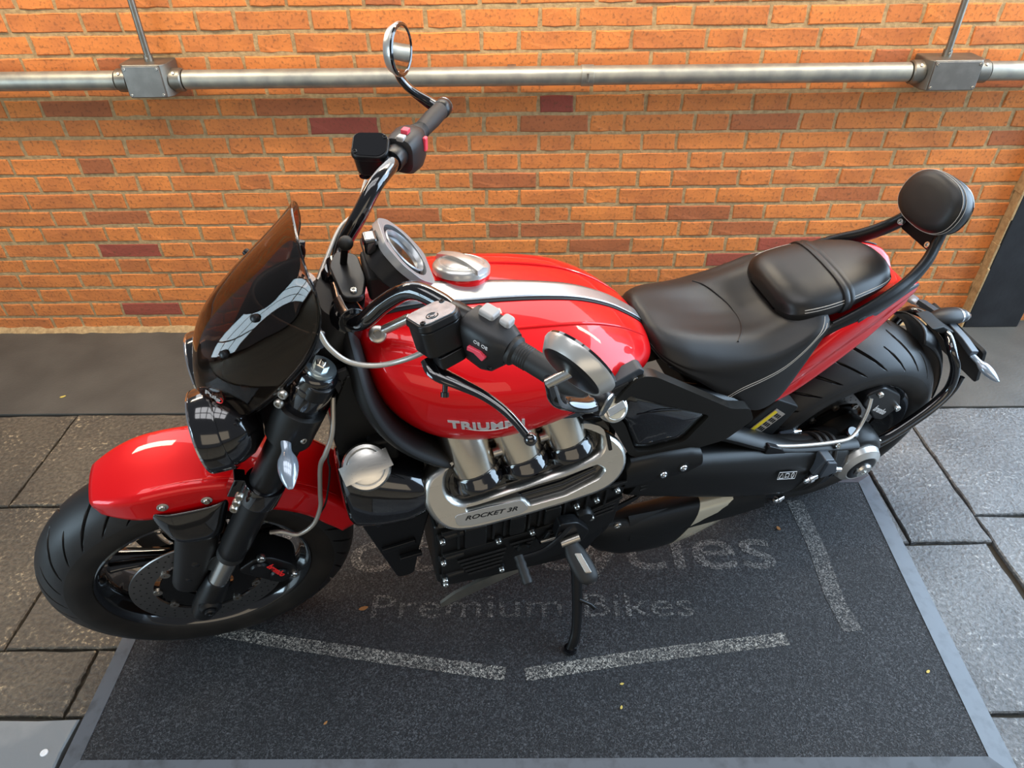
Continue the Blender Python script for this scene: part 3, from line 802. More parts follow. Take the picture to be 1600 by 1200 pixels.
# glossy stay from fender to the fork foot
for s in (-1, 1):
    st = []
    rows = [((-.030, .648), (.120, .640), .094), ((-.027, .622), (.108, .612), .104), ((-.018, .592), (.094, .578), .112), ((-.012, .566), (.082, .549), .112), ((-.010, .554), (.078, .538), .102)]
    for (a, b, yy) in rows:
        a, b = np.array(a), np.array(b); ring = []
        for k in range(13):
            t = k/12; p = a+(b-a)*t; bow = .016*(1-(2*t-1)**4)
            ring.append((p[0], s*(yy-.014+bow), p[1]))
        st.append(ring)
    gs = G(); n = 13
    gs.add([p for r in st for p in r], [(i*n+j, i*n+j+1, (i+1)*n+j+1, (i+1)*n+j) for i in range(len(st)-1) for j in range(n-1)])
    sp = part('fender_stay', gs, 'gloss_black', smooth=60, steer=True, solid=.004, sub=1)
    rows = [((-.010, .560), (.078, .540), .098), ((-.026, .500), (.052, .480), .104), ((-.046, .440), (.022, .415), .106), ((-.064, .388), (-.012, .352), .104), ((-.062, .374), (-.020, .343), .099)]
    st = []
    for (a, b, yy) in rows:
        a, b = np.array(a), np.array(b)
        st.append([(*(a+(b-a)*k/12)[[0]], s*(yy-.012+.016*(1-(2*k/12-1)**4)), (a+(b-a)*k/12)[1]) for k in range(13)])
    gs = G(); gs.add([p for r in st for p in r], [(i*n+j, i*n+j+1, (i+1)*n+j+1, (i+1)*n+j) for i in range(len(st)-1) for j in range(n-1)])
    bl = mk('stay_blade', gs, 'dark_plastic', sp, smooth=60, steer=True, solid=.005, sub=1)
    for q in ((.010, .470), (-.016, .420)):
        mk('blade_slot', G().lathe([(0, -.002), (.011, -.002), (.011, .0015), (.0085, .003), (0, .003)], (q[0], s*.108, q[1]), (.2, s, .1), 20), 'gloss_black', bl, steer=True)

# ---------------------------------------------------------------- front calipers
for s in (-1, 1):
    o = np.array([.148, s*.100, .412]); ex = unit([.50, 0, -.66]); ez = unit([.66, 0, .50])
    def cp(a, b, yy): return o+ex*a+ez*b+np.array([0, s*yy, 0])
    arc = [(-.062, -.030), (-.050, -.040), (.050, -.040), (.064, -.026), (.060, .018), (.030, .034), (-.030, .034), (-.058, .018)]
    gc = G().prism(roundpoly(arc, .012), o, ex, ez, -.034 if s < 0 else -.034, .034)
    ca = part('front_caliper', gc, 'satin_black', bev=.005, steer=True)
    for a, b in ((-.030, -.004), (.026, -.006)):
        mk('piston_cover', G().lathe([(0, .030), (.017, .030), (.020, .036), (.018, .042), (0, .042)], cp(a, b, 0), (0, s, 0), 26), 'satin_black', ca, steer=True)
    bolt(ca, cp(-.052, .026, .030), (0, s, 0), .0095, .010, 'steel', 'caliper_bolt', True)
    bolt(ca, cp(.058, .006, .030), (0, s, 0), .0095, .010, 'steel', 'caliper_bolt', True)
    bolt(ca, cp(-.078, -.014, .016), (0, s, 0), .008, .006, 'zinc', 'bleed_bolt', True)
    if s < 0:
        put_text('caliper_print', 'brembo', .021, plane_map(cp(-.030, .016, .0445), (.35, 0, -.94), (.94, 0, .35)), 'brake_red', ca, width=.058, steer=True, extrude=.0004, offset=.0006)
    mk('caliper_bracket', G().prism(roundpoly([(-.085, -.02), (-.06, -.05), (-.075, -.09), (-.10, -.09), (-.115, -.05), (-.10, -.02)], .01), o, ex, ez, -.008, .008), 'satin_black', ca, bev=.003, steer=True)

# brake hose, left
hp = crv([(.352, -.118, .905), (.338, -.150, .850), (.318, -.155, .800), (.303, -.140, .748), (.290, -.132, .660), (.281, -.130, .598), (.258, -.130, .542), (.222, -.128, .516), (.192, -.122, .532), (.170, -.116, .530)], 6)
part('brake_hose', G().tube(hp, .0046, 10), 'braid', steer=True)
part('sensor_cable', G().tube(crv([(.350, -.112, .880), (.322, -.15, .79), (.318, -.14, .73), (.305, -.135, .66), (.290, -.13, .60), (.262, -.12, .54)], 6), .0020, 8), 'matt_black', steer=True)
# ---------------------------------------------------------------- headlights and bracket
for s in (-1, 1):
    o = np.array([.214, s*.076, .846]); ax = unit([-1, 0, -.10])
    hl = part('headlight', G().lathe([(.0, -.010), (.035, -.006), (.060, .018), (.070, .040), (.073, .055), (.073, .060)], o, ax, 48), 'gloss_black', steer=True)
    mk('bezel_ring', G().lathe([(.066, .052), (.0765, .052), (.0785, .056), (.0785, .088), (.0755, .094), (.070, .094), (.066, .086)], o, ax, 56, loop=True), 'gloss_black', hl, steer=True)
    mk('bezel_trim', G().lathe([(.0745, .090), (.0775, .0925), (.0765, .0955), (.0730, .0945)], o, ax, 56, loop=True), 'chrome', hl, steer=True)
    mk('lens', G().lathe([(.070, .080), (.066, .088), (.045, .096), (.0, .100), (0, .094), (.066, .080)], o, ax, 40), 'lens_clear', hl, steer=True)
    mk('reflector', G().lathe([(.066, .070), (.045, .055), (.02, .045), (0, .044), (0, .04), (.066, .066)], o, ax, 40), 'chrome', hl, steer=True)
    mk('headlight_fins', G().box(o+np.array([.005, s*-.02, .05]), (.03, .03, .05)), 'gloss_black', hl, bev=.006, steer=True)
part('headlight_bracket', G().prism(roundpoly([(.16, .82), (.20, .88), (.27, .93), (.33, .90), (.30, .84), (.24, .76), (.18, .75)], .02), (0, -.032, 0), (1, 0, 0), (0, 0, 1), -.064, 0), 'matt_black', bev=.005, steer=True)

# ---------------------------------------------------------------- windscreen
SCR = [((.350, 1.178), (.355, .106, 1.158)), ((.336, 1.166), (.360, .122, 1.138)), ((.286, 1.126), (.357, .131, 1.090)), ((.224, 1.074), (.332, .136, 1.030)), ((.172, 1.020), (.284, .132, .970)), ((.142, .965), (.236, .120, .918)), ((.130, .912), (.196, .100, .880)), ((.130, .868), (.170, .074, .860))]
sc_c = crv([(a[0], a[1]) for a, b in SCR], 8); sc_e = crv([b for a, b in SCR], 8)
def screen(i, j, lift=0):
    k = i*(len(sc_c)-1); k0 = min(int(k), len(sc_c)-2); f = k-k0
    c = sc_c[k0]*(1-f)+sc_c[k0+1]*f; e = sc_e[k0]*(1-f)+sc_e[k0+1]*f
    u = 2*j-1
    m = 1-(1-abs(u)**2)*1.0
    q = abs(u)**3.0
    return np.array([c[0]+(e[0]-c[0])*q-lift, math.copysign(e[1]*abs(u)**.95, u), c[1]+(e[2]-c[1])*q+lift*.6])
ws = part('windscreen', G().grid(screen, 56, 64), 'screen_tint', smooth=90, solid=.004, steer=True)
scr_edge = [screen(i/42, 0) for i in range(43)]+[screen(1, j/36) for j in range(1, 37)]+[screen(1-i/42, 1) for i in range(1, 43)]+[screen(0, 1-j/36) for j in range(1, 36)]
mk('edge_trim', G().tube(scr_edge, .0016, 6, closed=True), 'gloss_black', ws, steer=True)
for s in (-1, 1):
    for (x, y, z) in ((.262, .088, 1.080), (.196, .085, 1.019)):
        best = min(((np.linalg.norm(screen(i/60, j/60)-np.array([x, s*y, z])), i/60, j/60) for i in range(61) for j in range(61)))
        p = screen(best[1], best[2])
        nrm = unit([-.62, s*.52, .58])
        mk('screen_bolt', G().lathe([(0, 0), (.0068, 0), (.0072, .004), (.006, .0085), (.003, .010), (0, .010)], p, nrm, 18), 'satin_black', ws, steer=True)
lp0 = screen(.775, .150); lex = unit(screen(.775, .130)-screen(.775, .170)); ley = screen(.755, .150)-screen(.795, .150); ley = unit(ley-lex*np.dot(lex, ley)); lnn = np.cross(lex, ley)
lnn = lnn if lnn[1] < 0 else -lnn
def on_screen(x, y, z): return lp0+lex*(x-.016)+ley*(y-.004)+lnn*(.004+abs(z))
put_text('screen_logo', 'Puig', .015, on_screen, 'white_print', ws, steer=True, extrude=.0003, offset=.0006, width=.030)
mk('logo_arc', G().tube([on_screen(.020+.014*math.sin(t), .006-.010*math.cos(t), .0005) for t in np.linspace(.3, 2.4, 12)], .0010, 6), 'brake_red', ws, steer=True)
# inner panel and pods behind the screen
inner = [((.262, 1.066), (.352, .110, 1.045)), ((.225, 1.01), (.330, .112, .99)), ((.195, .955), (.285, .105, .935)), ((.175, .90), (.235, .085, .885))]
ic = crv([a for a, b in inner], 4); ie = crv([b for a, b in inner], 4)
part('screen_panel', G().grid(lambda i, j: (lambda c, e, u: (c[0]+(e[0]-c[0])*abs(u)**2, e[1]*u, c[1]+(e[2]-c[1])*abs(u)**2))(ic[int(round(i*12))], ie[int(round(i*12))], 2*j-1), 12, 16), 'matt_black', smooth=60, solid=.006, steer=True)
for s in (-1, 1):
    pod = part('screen_bracket', G().tube(crv([(.350, s*.106, 1.070), (.346, s*.114, 1.050), (.334, s*.114, 1.020), (.305, s*.100, .985)], 5), [.004+.009*math.sin(math.pi*min(1, k/13)) for k in range(16)], 12, flat=(1, .55), ref=(0, 1, 0)), 'matt_black', steer=True)
    mk('bracket_pad', G().tube([(.352, s*.122, 1.066), (.344, s*.124, 1.036)], [.010, .011], 12, flat=(1, .5), ref=(0, 1, 0)), 'grey_plastic', pod, bev=.002, steer=True)
part('headstock_cover', G().loft([[(x+.052*math.cos(t)*w, .085*math.sin(t)*w, z) for t in np.linspace(0, 2*math.pi, 20, endpoint=False)] for x, z, w in ((.33, .90, .9), (.36, .96, 1.05), (.385, 1.01, 1.0), (.40, 1.035, .8))]), 'matt_black', steer=True)

# ---------------------------------------------------------------- front indicators
def indicator(name, base, tip, upv, steer, parent=None, L=.075, w=.0175, mt='smoke_lens'):
    base, tip = np.array(base, float), np.array(tip, float); d = unit(tip-base); L = np.linalg.norm(tip-base)
    P = [base+d*L*t for t in (0, .10, .22, .30, .42, .58, .74, .88, .97, 1)]
    R = [.0085, .0090, .0085, .0105, w*.92, w, w*.86, w*.58, w*.30, .002]
    o = part(name, G().tube(crv(P, 2), crv([[r] for r in R], 2) and [float(q[0]) for q in crv([[r] for r in R], 2)], 16, flat=(1, .72), ref=upv), mt, steer=steer)
    Q = [base+d*L*t for t in (.46, .60, .75, .88, .97, 1.0)]
    off = unit(np.cross(d, upv))
    mk('indicator_lens', G().tube([q-off*.0028 for q in Q], [w*.80, w*.92, w*.80, w*.52, w*.24, .002], 16, flat=(.86, .66), ref=upv), 'lens_amber', o, steer=steer)
    return o
for s in (-1, 1):
    b = FP(.585, s*(FY+.030), -.012)
    hs = part('indicator_stalk', G().tube([FP(.60, s*(FY+.018), -.004), b], [.022, .0155], 14, ref=SAX), 'cast_black', steer=True, bev=.002)
    bolt(hs, b+np.array([.022, s*.006, -.004]), (.5, s*.8, 0), .006, .008, 'zinc', 'stalk_bolt', True)
    indicator('indicator', b+np.array([-.004, s*.002, 0]), b+np.array([-.010, s*.094, -.020]), (0, 0, 1), True)

# ---------------------------------------------------------------- handlebar
def bar_path(s): return crv([(.398, s*.030, 1.030), (.406, s*.072, 1.034), (.424, s*.104, 1.056), (.460, s*.120, 1.100), (.498, s*.148, 1.140), (.532, s*.190, 1.146), (.553, s*.228, 1.142), (.610, s*.309, 1.137), (.688, s*.416, 1.130)], 6)
hb = part('handlebar', G().tube(list(reversed(bar_path(-1)))+[(.399, 0, 1.029)]+bar_path(1), .0148, 18), 'gloss_black', steer=True)
for s in (-1, 1):
    mk('bar_riser', G().lathe([(.030, 0), (.030, .05), (.024, .062), (0, .062)], (.392, s*.052, .985), (.25, 0, 1), 26), 'gloss_black', hb, steer=True)
    mk('riser_cap', G().tube([(.402, s*.030, 1.031), (.409, s*.078, 1.036)], .0245, 22), 'gloss_black', hb, bev=.002, steer=True)
GD = unit(np.array([.691, -.420, 1.130])-np.array([.553, -.232, 1.142]))
def gp(s, d, o=(0, 0, 0)):
    """point on the grip line, d metres out from the bend"""
    q = np.array([.553, -.232, 1.142])+GD*d+np.array(o)
    return q*np.array([1, 1 if s < 0 else -1, 1])
for s in (-1, 1):
    gd = GD*np.array([1, 1 if s < 0 else -1, 1])
    grip = mk('grip', G().lathe([(.0150, .088), (.0205, .089), (.0225, .093), (.0225, .099), (.0180, .103), (.0172, .125), (.0176, .150), (.0188, .178), (.0180, .205), (.0176, .222), (.0150, .224)], gp(s, 0), gd, 28), 'rubber', hb, steer=True)
    kn = G()
    for i in range(5):
        kn.lathe([(.0172, .106+i*.0036), (.0181, .1078+i*.0036), (.0172, .1096+i*.0036)], gp(s, 0), gd, 28)
    mk('grip_ribs', kn, 'rubber', grip, steer=True)
    # switch housing
    e1, e2, e3 = gd, unit(np.cross(gd, (0, 0, 1))), None
    e3 = unit(np.cross(e2, gd)) if s < 0 else unit(np.cross(gd, e2)); e3 = e3 if e3[2] > 0 else -e3
    e2 = e2 if e2[0] > 0 else -e2                # toward the rider
    def sp(d, a, b): return gp(s, d)+e2*a+e3*b
    rings = []
    for d, ra, rb, zo in ((.012, .022, .024, -.002), (.016, .029, .033, -.005), (.030, .032, .039, -.008), (.060, .033, .041, -.010), (.076, .031, .036, -.008), (.086, .025, .028, -.003), (.093, .022, .022, 0)):
        ring = []
        for t in np.linspace(0, 2*math.pi, 28, endpoint=False):
            c, q = math.cos(t), math.sin(t); k = (abs(c)**3.4+abs(q)**3.4)**(-1/3.4)
            ring.append(sp(d, ra*c*k, rb*q*k+zo))
        rings.append(ring)
    sw = mk('switch_housing', G().loft(rings), 'dark_plastic', hb, steer=True)
    if s < 0:
        mk('switch_button', G().box(sp(.042, .010, .033), (.026, .022, .014), (gd, e2, e3)), 'switch_grey', sw, bev=.004, steer=True)
        mk('switch_button', G().box(sp(.070, .014, .030), (.018, .020, .016), (gd, e2, e3)), 'switch_grey', sw, bev=.005, steer=True)
        mk('indicator_switch', G().prism(roundpoly([(-.016, .004), (.006, .006), (.016, .000), (.012, -.008), (-.004, -.002), (-.016, -.004)], .002), sp(.056, -.0325, -.004), gd, unit(e3*.9+e2*.1), *((-.002, .005) if np.dot(np.cross(gd, e3), e2) < 0 else (.002, -.005))), 'switch_red', sw, bev=.001, steer=True)
        put_text('switch_print', 'OE OE', .0085, plane_map(sp(.048, -.0338, .011), gd, e3) if np.dot(np.cross(gd, e3), e2) < 0 else (lambda x, y, z: sp(.048, -.0338, .011)+gd*x+e3*y-e2*z), 'white_print', sw, steer=True, extrude=.0002)
        bolt(sw, sp(.076, -.0300, -.026), -e2, .0035, .002, 'satin_black', 'housing_screw', True)
    else:
        mk('start_button', G().box(sp(.042, .004, .034), (.016, .014, .010), (gd, e2, e3)), 'switch_red', sw, bev=.002, steer=True)
        mk('kill_switch', G().box(sp(.066, .033, .004), (.013, .008, .028), (gd, e2, e3)), 'switch_red', sw, bev=.003, steer=True)
        mk('switch_button', G().box(sp(.022, .004, .028), (.016, .016, .012), (gd, e2, e3)), 'switch_grey', sw, bev=.003, steer=True)
    # lever clamp and reservoir, inboard of the switch
    mk('master_clamp', G().lathe([(.0152, -.020), (.0215, -.020), (.0225, -.016), (.0225, .008), (.0215, .012), (.0152, .012)], gp(s, 0), gd, 26), 'satin_black', hb, steer=True)
    rc = np.array([.514, s*.246, 1.146])
    ax1 = unit([.93, s*-.30, -.03]); ax3 = unit([-.16, s*-.30, .94]); ax2 = np.cross(ax3, ax1)
    ax1 = np.cross(ax2, ax3)
    top = [(-.036, -.020), (-.026, -.030), (.022, -.033), (.036, -.020), (.036, .016), (.024, .030), (-.028, .030), (-.036, .022)]
    res = mk('fluid_reservoir', G().prism(roundpoly([(a*.93, b*.93) for a, b in top], .008), rc, ax1, ax2, -.028, .014), 'satin_black', hb, bev=.003, steer=True)
    mk('reservoir_cap', G().prism(roundpoly(top, .008), rc, ax1, ax2, .014, .026, taper=.05), 'satin_black', res, bev=.003, steer=True)
    lid = mk('reservoir_lid', G().prism(roundpoly([(a*.86, b*.86) for a, b in top], .008), rc, ax1, ax2, .026, .0275), 'reservoir_lid' if s < 0 else 'gloss_black', res, steer=True)
    for q in ((-.026, -.018), (.026, .016)):
        bolt(lid, rc+ax1*q[0]+ax2*q[1]+ax3*.0270, ax3, .0042, .0022, 'satin_black', 'lid_screw', True)
    if s < 0:
        em = rc+ax1*-.006+ax2*-.010+ax3*.0275
        mk('lid_emblem', G().tube([em+.0085*(math.cos(t)*ax1+math.sin(t)*ax2) for t in np.linspace(.5, 2*math.pi-.1, 22)], .0009, 6), 'satin_black', lid, steer=True)
        mk('lid_emblem', G().tube([em+.0045*(math.cos(t)*ax1+math.sin(t)*ax2) for t in np.linspace(.3, 2*math.pi-1.0, 16)], .0009, 6), 'satin_black', lid, steer=True)
    mk('lever_pivot', G().prism(roundpoly([(-.022, -.020), (.020, -.020), (.026, .004), (.012, .020), (-.020, .016)], .008), rc+ax3*-.040+ax2*(-.010 if s < 0 else .010), ax1, ax2, -.010, .010), 'satin_black', hb, bev=.002, steer=True)
    bolt(hb, rc+ax3*-.030+ax1*-.012+ax2*(-.018 if s < 0 else .018), ax3, .007, .003, 'satin_black', 'pivot_screw', True)
    lp = crv([(.496, s*.255, 1.096), (.503, s*.280, 1.092), (.530, s*.304, 1.086), (.560, s*.332, 1.080), (.585, s*.364, 1.070), (.605, s*.402, 1.054)], 6)
    lr = [float(q[0]) for q in crv([[.010], [.012], [.0095], [.0072], [.0062], [.0058]], 6)]
    lv = mk('lever', G().tube(lp, lr, 14, flat=(1.15, .62), ref=(0, 0, 1)), 'gloss_black', hb, steer=True)
    mk('lever_ball', G().sphere((.607, s*.405, 1.052), .0098, 18), 'gloss_black', lv, steer=True)
    mk('lever_adjuster', G().lathe([(0, 0), (.004, 0), (.004, .014), (.0062, .014), (.0062, .021), (0, .021)], (.512, s*.294, 1.082), (-.2, s*.55, -.8), 14), 'satin_black', lv, steer=True)

    # bar-end mirror
    be = gp(s, .234)
    bend = np.array([.617, s*.448, 1.176]); topm = np.array([.602, s*.452, 1.226])
    ma = part('mirror_arm', G().tube(crv([be, be+(bend-be)*.35+np.array([0, s*.006, -.002]), be+(bend-be)*.8, bend+np.array([-.003, s*.002, .012]), bend+(topm-bend)*.6, topm], 5), [float(q[0]) for q in crv([[.0140], [.0120], [.0110], [.0115], [.0105], [.0090]], 5)], 12, flat=(.75, 1.15), ref=(0, 1, 0)), 'gloss_black', steer=True)
    low = be+np.array([-.004, s*.004, -.016])
    mk('arm_strut', G().tube([low, low+(bend-low)*.75+np.array([0, 0, -.004]), bend], [.0055, .0042, .005], 10), 'gloss_black', ma, steer=True)
    mk('bar_end', G().lathe([(0, .222), (.017, .222), (.0195, .226), (.0195, .244), (.017, .249), (.0, .249)], gp(s, 0), gd, 28), 'satin_black', ma, steer=True)
    mk('bar_end_ring', G().lathe([(.0175, .2485), (.0185, .2495), (.0165, .2515), (.0, .2515), (0, .248)], gp(s, 0), gd, 28), 'steel', ma, steer=True)
    mc = np.array([.634, -.455, 1.250]) if s < 0 else np.array([.614, .455, 1.244])
    mn = unit([.80, .46, .40]) if s < 0 else unit([.80, -.56, .10])        # reflecting face looks back at the rider
    mk('mirror_stem', G().tube([topm-mn*.004, mc-mn*.012], [.0066, .0066], 14), 'steel' if s < 0 else 'gloss_black', ma, steer=True)
    mh = mk('mirror_housing', G().lathe([(0, -.017), (.030, -.016), (.038, -.014), (.0415, -.011), (.0415, .004), (.0, .004)], mc, mn, 56), 'satin_black', ma, steer=True)
    mk('mirror_rim', G().lathe([(.0405, -.0125), (.0425, -.0130), (.0505, .001), (.0505, .005), (.0430, .005), (.0405, .003)], mc, mn, 64, loop=True), 'alu_satin', mh, smooth=30, steer=True)
    mk('mirror_lip', G().lathe([(.0415, .004), (.0500, .0045), (.0495, .0085), (.0455, .010), (.0425, .0085)], mc, mn, 56, loop=True), 'gloss_black', mh, steer=True)
    mk('mirror_glass', G().lathe([(0, .0075), (.0430, .0075), (.0430, .004), (0, .004)], mc, mn, 56), 'mirror_glass', mh, smooth=30, steer=True)

# hoses at the bars
part('clutch_hose', G().tube(crv([(.352, -.128, 1.072), (.362, -.140, 1.046), (.388, -.152, 1.018), (.430, -.162, 1.008), (.476, -.182, 1.030), (.512, -.218, 1.082), (.520, -.240, 1.118)], 6), .0046, 10), 'braid', steer=True)
part('brake_line', G().tube(crv([(.368, .050, 1.030), (.392, .085, 1.050), (.425, .125, 1.078), (.460, .145, 1.096), (.490, .200, 1.120)], 6), .0042, 10), 'braid', steer=True)

# ---------------------------------------------------------------- instrument and phone mount
ic_ = np.array([.512, 0, 1.098]); inn_ = unit([.76, 0, .65]); iu = unit(np.cross((0, 1, 0), inn_)); iy = np.array([0, 1., 0]); iu = iu if iu[2] > 0 else -iu
def dial(P, o, d0, d1, **k): return G().prism(P, o, iy, iu, d0, d1, **k)
sgn = 1 if np.dot(np.cross(iy, iu), inn_) > 0 else -1
outer = [(-.070, -.020), (-.046, -.062), (.046, -.062), (.070, -.020), (.066, .026), (.040, .058), (-.040, .058), (-.066, .026)]
ins = part('instrument', dial(roundpoly([(a*.94, b*.94) for a, b in outer], .014), ic_, -.040*sgn, -.004*sgn), 'dark_plastic', bev=.004, steer=True)
hole = [(.058*math.cos(t), .0495*math.sin(t)) for t in np.linspace(0, 2*math.pi, 40, endpoint=False)]
mk('instrument_bezel', dial(roundpoly(outer, .014), ic_, -.004*sgn, .010*sgn, holes=[hole]), 'bezel_grey', ins, bev=.002, steer=True)
mk('instrument_dish', G().lathe([(.060, .000), (.056, .004), (.046, -.001), (.046, -.004), (.060, -.004)], ic_, inn_, 48, loop=True), 'dark_plastic', ins, steer=True)
mk('instrument_ring', G().lathe([(.041, -.002), (.0445, .008), (.0425, .010), (.038, .004), (.038, -.002)], ic_, inn_, 48, loop=True), 'bezel_grey', ins, steer=True)
mk('instrument_display', G().lathe([(0, .002), (.042, .002), (.042, -.004), (0, -.004)], ic_, inn_, 40), 'gloss_black', ins, smooth=30, steer=True)
mk('instrument_bracket', G().box(ic_-inn_*.055, (.05, .08, .05)), 'matt_black', ins, bev=.006, steer=True)
mk('instrument_button', G().box(ic_+np.array([-.052, -.012, .040]), (.022, .030, .030)), 'gloss_black', ins, bev=.005, steer=True)
ph = part('phone_mount', G().prism(roundpoly([(-.012, -.060), (.020, -.066), (.034, -.02), (.030, .05), (-.004, .068), (-.022, .03)], .012), (.412, 0, 1.062), (1, 0, 0), (0, 1, 0), 0, .012), 'satin_black', bev=.003, steer=True)
mk('mount_stem', G().tube([(.415, .030, 1.07), (.421, .026, 1.105)], .0062, 14), 'satin_black', ph, steer=True)
mk('mount_ball', G().sphere((.424, .024, 1.118), .0128, 22), 'rubber', ph, steer=True)
bolt(ph, (.420, -.048, 1.074), (0, 0, 1), .006, .004, 'steel', 'mount_bolt', True)

part('steering_stop', G().tube([(.455, -.092, 1.016), (.500, -.108, 1.048)], .0085, 14), 'brushed_alu', bev=.002, steer=True)
part('stop_bush', G().lathe([(.0, 0), (.015, 0), (.015, .010), (.012, .012), (.007, .012), (.006, .006), (0, .006)], (.446, -.092, 1.008), (-.2, -.6, .8), 24), 'zinc', steer=True)
# ---------------------------------------------------------------- fuel tank
TK = [  # x, half width, top z, widest z, bottom z
    (.412, .050, .975, .945, .910), (.424, .100, .990, .938, .868), (.448, .140, 1.000, .922, .818), (.490, .172, 1.005, .904, .774), (.545, .194, 1.002, .888, .744),
    (.620, .206, .990, .876, .729), (.700, .207, .978, .870, .732), (.780, .200, .962, .866, .748), (.850, .186, .942, .862, .772),
    (.915, .160, .911, .850, .790), (.960, .130, .880, .838, .800), (.990, .098, .856, .828, .806), (1.004, .060, .842, .824, .809)]
tk_x = crv([np.array(t) for t in TK], 5)
def tank_row(x):
    for i in range(len(tk_x)-1):
        if tk_x[i][0] <= x <= tk_x[i+1][0]:
            f = (x-tk_x[i][0])/(tk_x[i+1][0]-tk_x[i][0]); return tk_x[i]*(1-f)+tk_x[i+1]*f
    return tk_x[0] if x < tk_x[0][0] else tk_x[-1]
def tank_pt(row, a):
    """a 0 top centre .. 1 widest .. 2 underside centre"""
    x, w, zt, zm, zb = row
    if a <= 1:
        t = a*math.pi/2; p = 2/2.35
        return np.array([x, w*math.sin(t)**p, zm+(zt-zm)*math.cos(t)**p if t < math.pi/2 else zm])
    t = (a-1)*math.pi/2; p = 2/3.1
    return np.array([x, w*max(0, math.cos(t))**p, zm-(zm-zb)*math.sin(t)**p])
rings = []
for r in tk_x:
    A = [tank_pt(r, 2*k/28) for k in range(29)]
    rings.append([(p[0], -p[1], p[2]) for p in A]+[(p[0], p[1], p[2]) for p in reversed(A[1:-1])])
tank = part('fuel_tank', G().loft(rings), 'red_paint', smooth=70)
def tank_top(x, y):
    x0, w, zt, zm, zb = tank_row(x); q = min(.999, abs(y)/w)
    return zm+(zt-zm)*(1-q**2.35)**(1/2.35)
def tank_side(x, z):
    x0, w, zt, zm, zb = tank_row(x)
    q = (z-zm)/(zt-zm) if z > zm else (zm-z)/(zm-zb); p = 2.35 if z > zm else 3.1
    return w*(1-min(.999, max(0, q))**p)**(1/p)
def strip(i, j, x0, x1, w0, w1, up_):
    x = x0+(x1-x0)*i; w = w0+(w1-w0)*i; y = (j-.5)*w
    d = (tank_top(min(x+.004, 1.0), 0)-tank_top(x-.004, 0))/.008
    n = unit((-d, 0, 1))
    return np.array([x, y, tank_top(x, y)])+n*up_
mk('strip_seal', G().grid(lambda i, j: strip(i, j, .470, 1.001, .078, .042, .0010), 60, 8), 'rubber', tank, smooth=80, solid=.002)
mk('tank_strip', G().grid(lambda i, j: strip(i, j, .470, 1.002, .064, .030, .0034), 60, 8), 'brushed_strip', tank, smooth=80, solid=.003)
for s in (-1, 1):                                             # pressed crease beside the strip
    P = [np.array([x, s*(.100-.030*((x-.60)/.38)**2), 0]) for x in np.linspace(.60, .985, 30)]
    P = [(p[0], p[1], tank_top(p[0], p[1])+.0002) for p in P]
    mk('crease', G().tube(P, [.0006+.0030*math.sin(math.pi*k/29)**.6 for k in range(30)], 8), 'red_paint', tank)
# filler cap
fc = np.array([.632, .062, tank_top(.632, .062)-.004]); fn_ = unit([.10, .30, 1])
cap = mk('filler_base', G().lathe([(0, -.004), (.054, -.004), (.0545, .004), (.053, .008), (0, .008)], fc, fn_, 48), 'red_paint', tank)
mk('filler_cap', G().lathe([(.052, .006), (.0555, .008), (.0555, .018), (.052, .023), (.044, .0265), (.041, .0255), (.037, .028), (0, .0295)], fc, fn_, 56), 'alu_satin', tank)
fa = unit(np.cross(fn_, (.45, -.9, 0))); fb = np.cross(fn_, fa)
lev = []
for k in range(15):
    u = -1+2*k/14; hh = .028+.009*(1-u*u)
    lev.append([fc+fb*.058*u+fa*a+fn_*b for a, b in ((-.012, hh-.010), (-.013, hh), (.0, hh+.0035), (.013, hh), (.012, hh-.010))])
mk('filler_lever', G().loft(lev), 'alu_satin', tank, smooth=50)
mk('filler_hinge', G().tube([fc+fb*.056+fa*-.012+fn_*.018, fc+fb*.056+fa*.012+fn_*.018], .006, 14), 'brushed_alu', tank)
# maker's letters on the left and right flank
def flank(s):
    def f(x, y, z):
        X = .541+x; Z = .850-x*.165+y
        X = X-y*.10
        Y = tank_side(X, Z); dy = (tank_side(X, Z+.004)-tank_side(X, Z-.004))/.008
        n = unit((0, 1, -dy))
        xx = X if s < 0 else .541+.141-x
        return np.array([xx, s*(Y+n[1]*(.0015+z)), Z+n[2]*(.0015+z)])
    return f
for s in (-1, 1):
    full = text_geo('TRIUMPH', .0285, offset=.0010, spacing=1.06)[0]; kx = .141/(full[:, 0].max()-full[:, 0].min()); f = flank(s)
    for i, ch in enumerate('TRIUMPH'):
        V, F = text_geo(ch, .0285, extrude=.0012, offset=.0010)
        xr = text_geo('TRIUMPH'[:i+1], .0285, offset=.0010, spacing=1.06)[0][:, 0].max()
        V[:, 0] += xr-V[:, 0].max(); V[:, 0] = (V[:, 0]-full[:, 0].min())*kx
        V[:, 1] -= .003*math.sin(math.pi*i/6)
        g = G(); g.add([f(*v) for v in V], F); mk('badge_letter', g, 'badge_silver', tank, smooth=0, fix=False)
    sw = [f(.030+.094*t, -.0012-.0062*math.sin(math.pi*t)+.010*t*t, .001) for t in np.linspace(0, 1, 22)]
    mk('badge_swoosh', G().tube(sw, [.0004+.0010*math.sin(math.pi*k/21) for k in range(22)], 6), 'badge_silver', tank)
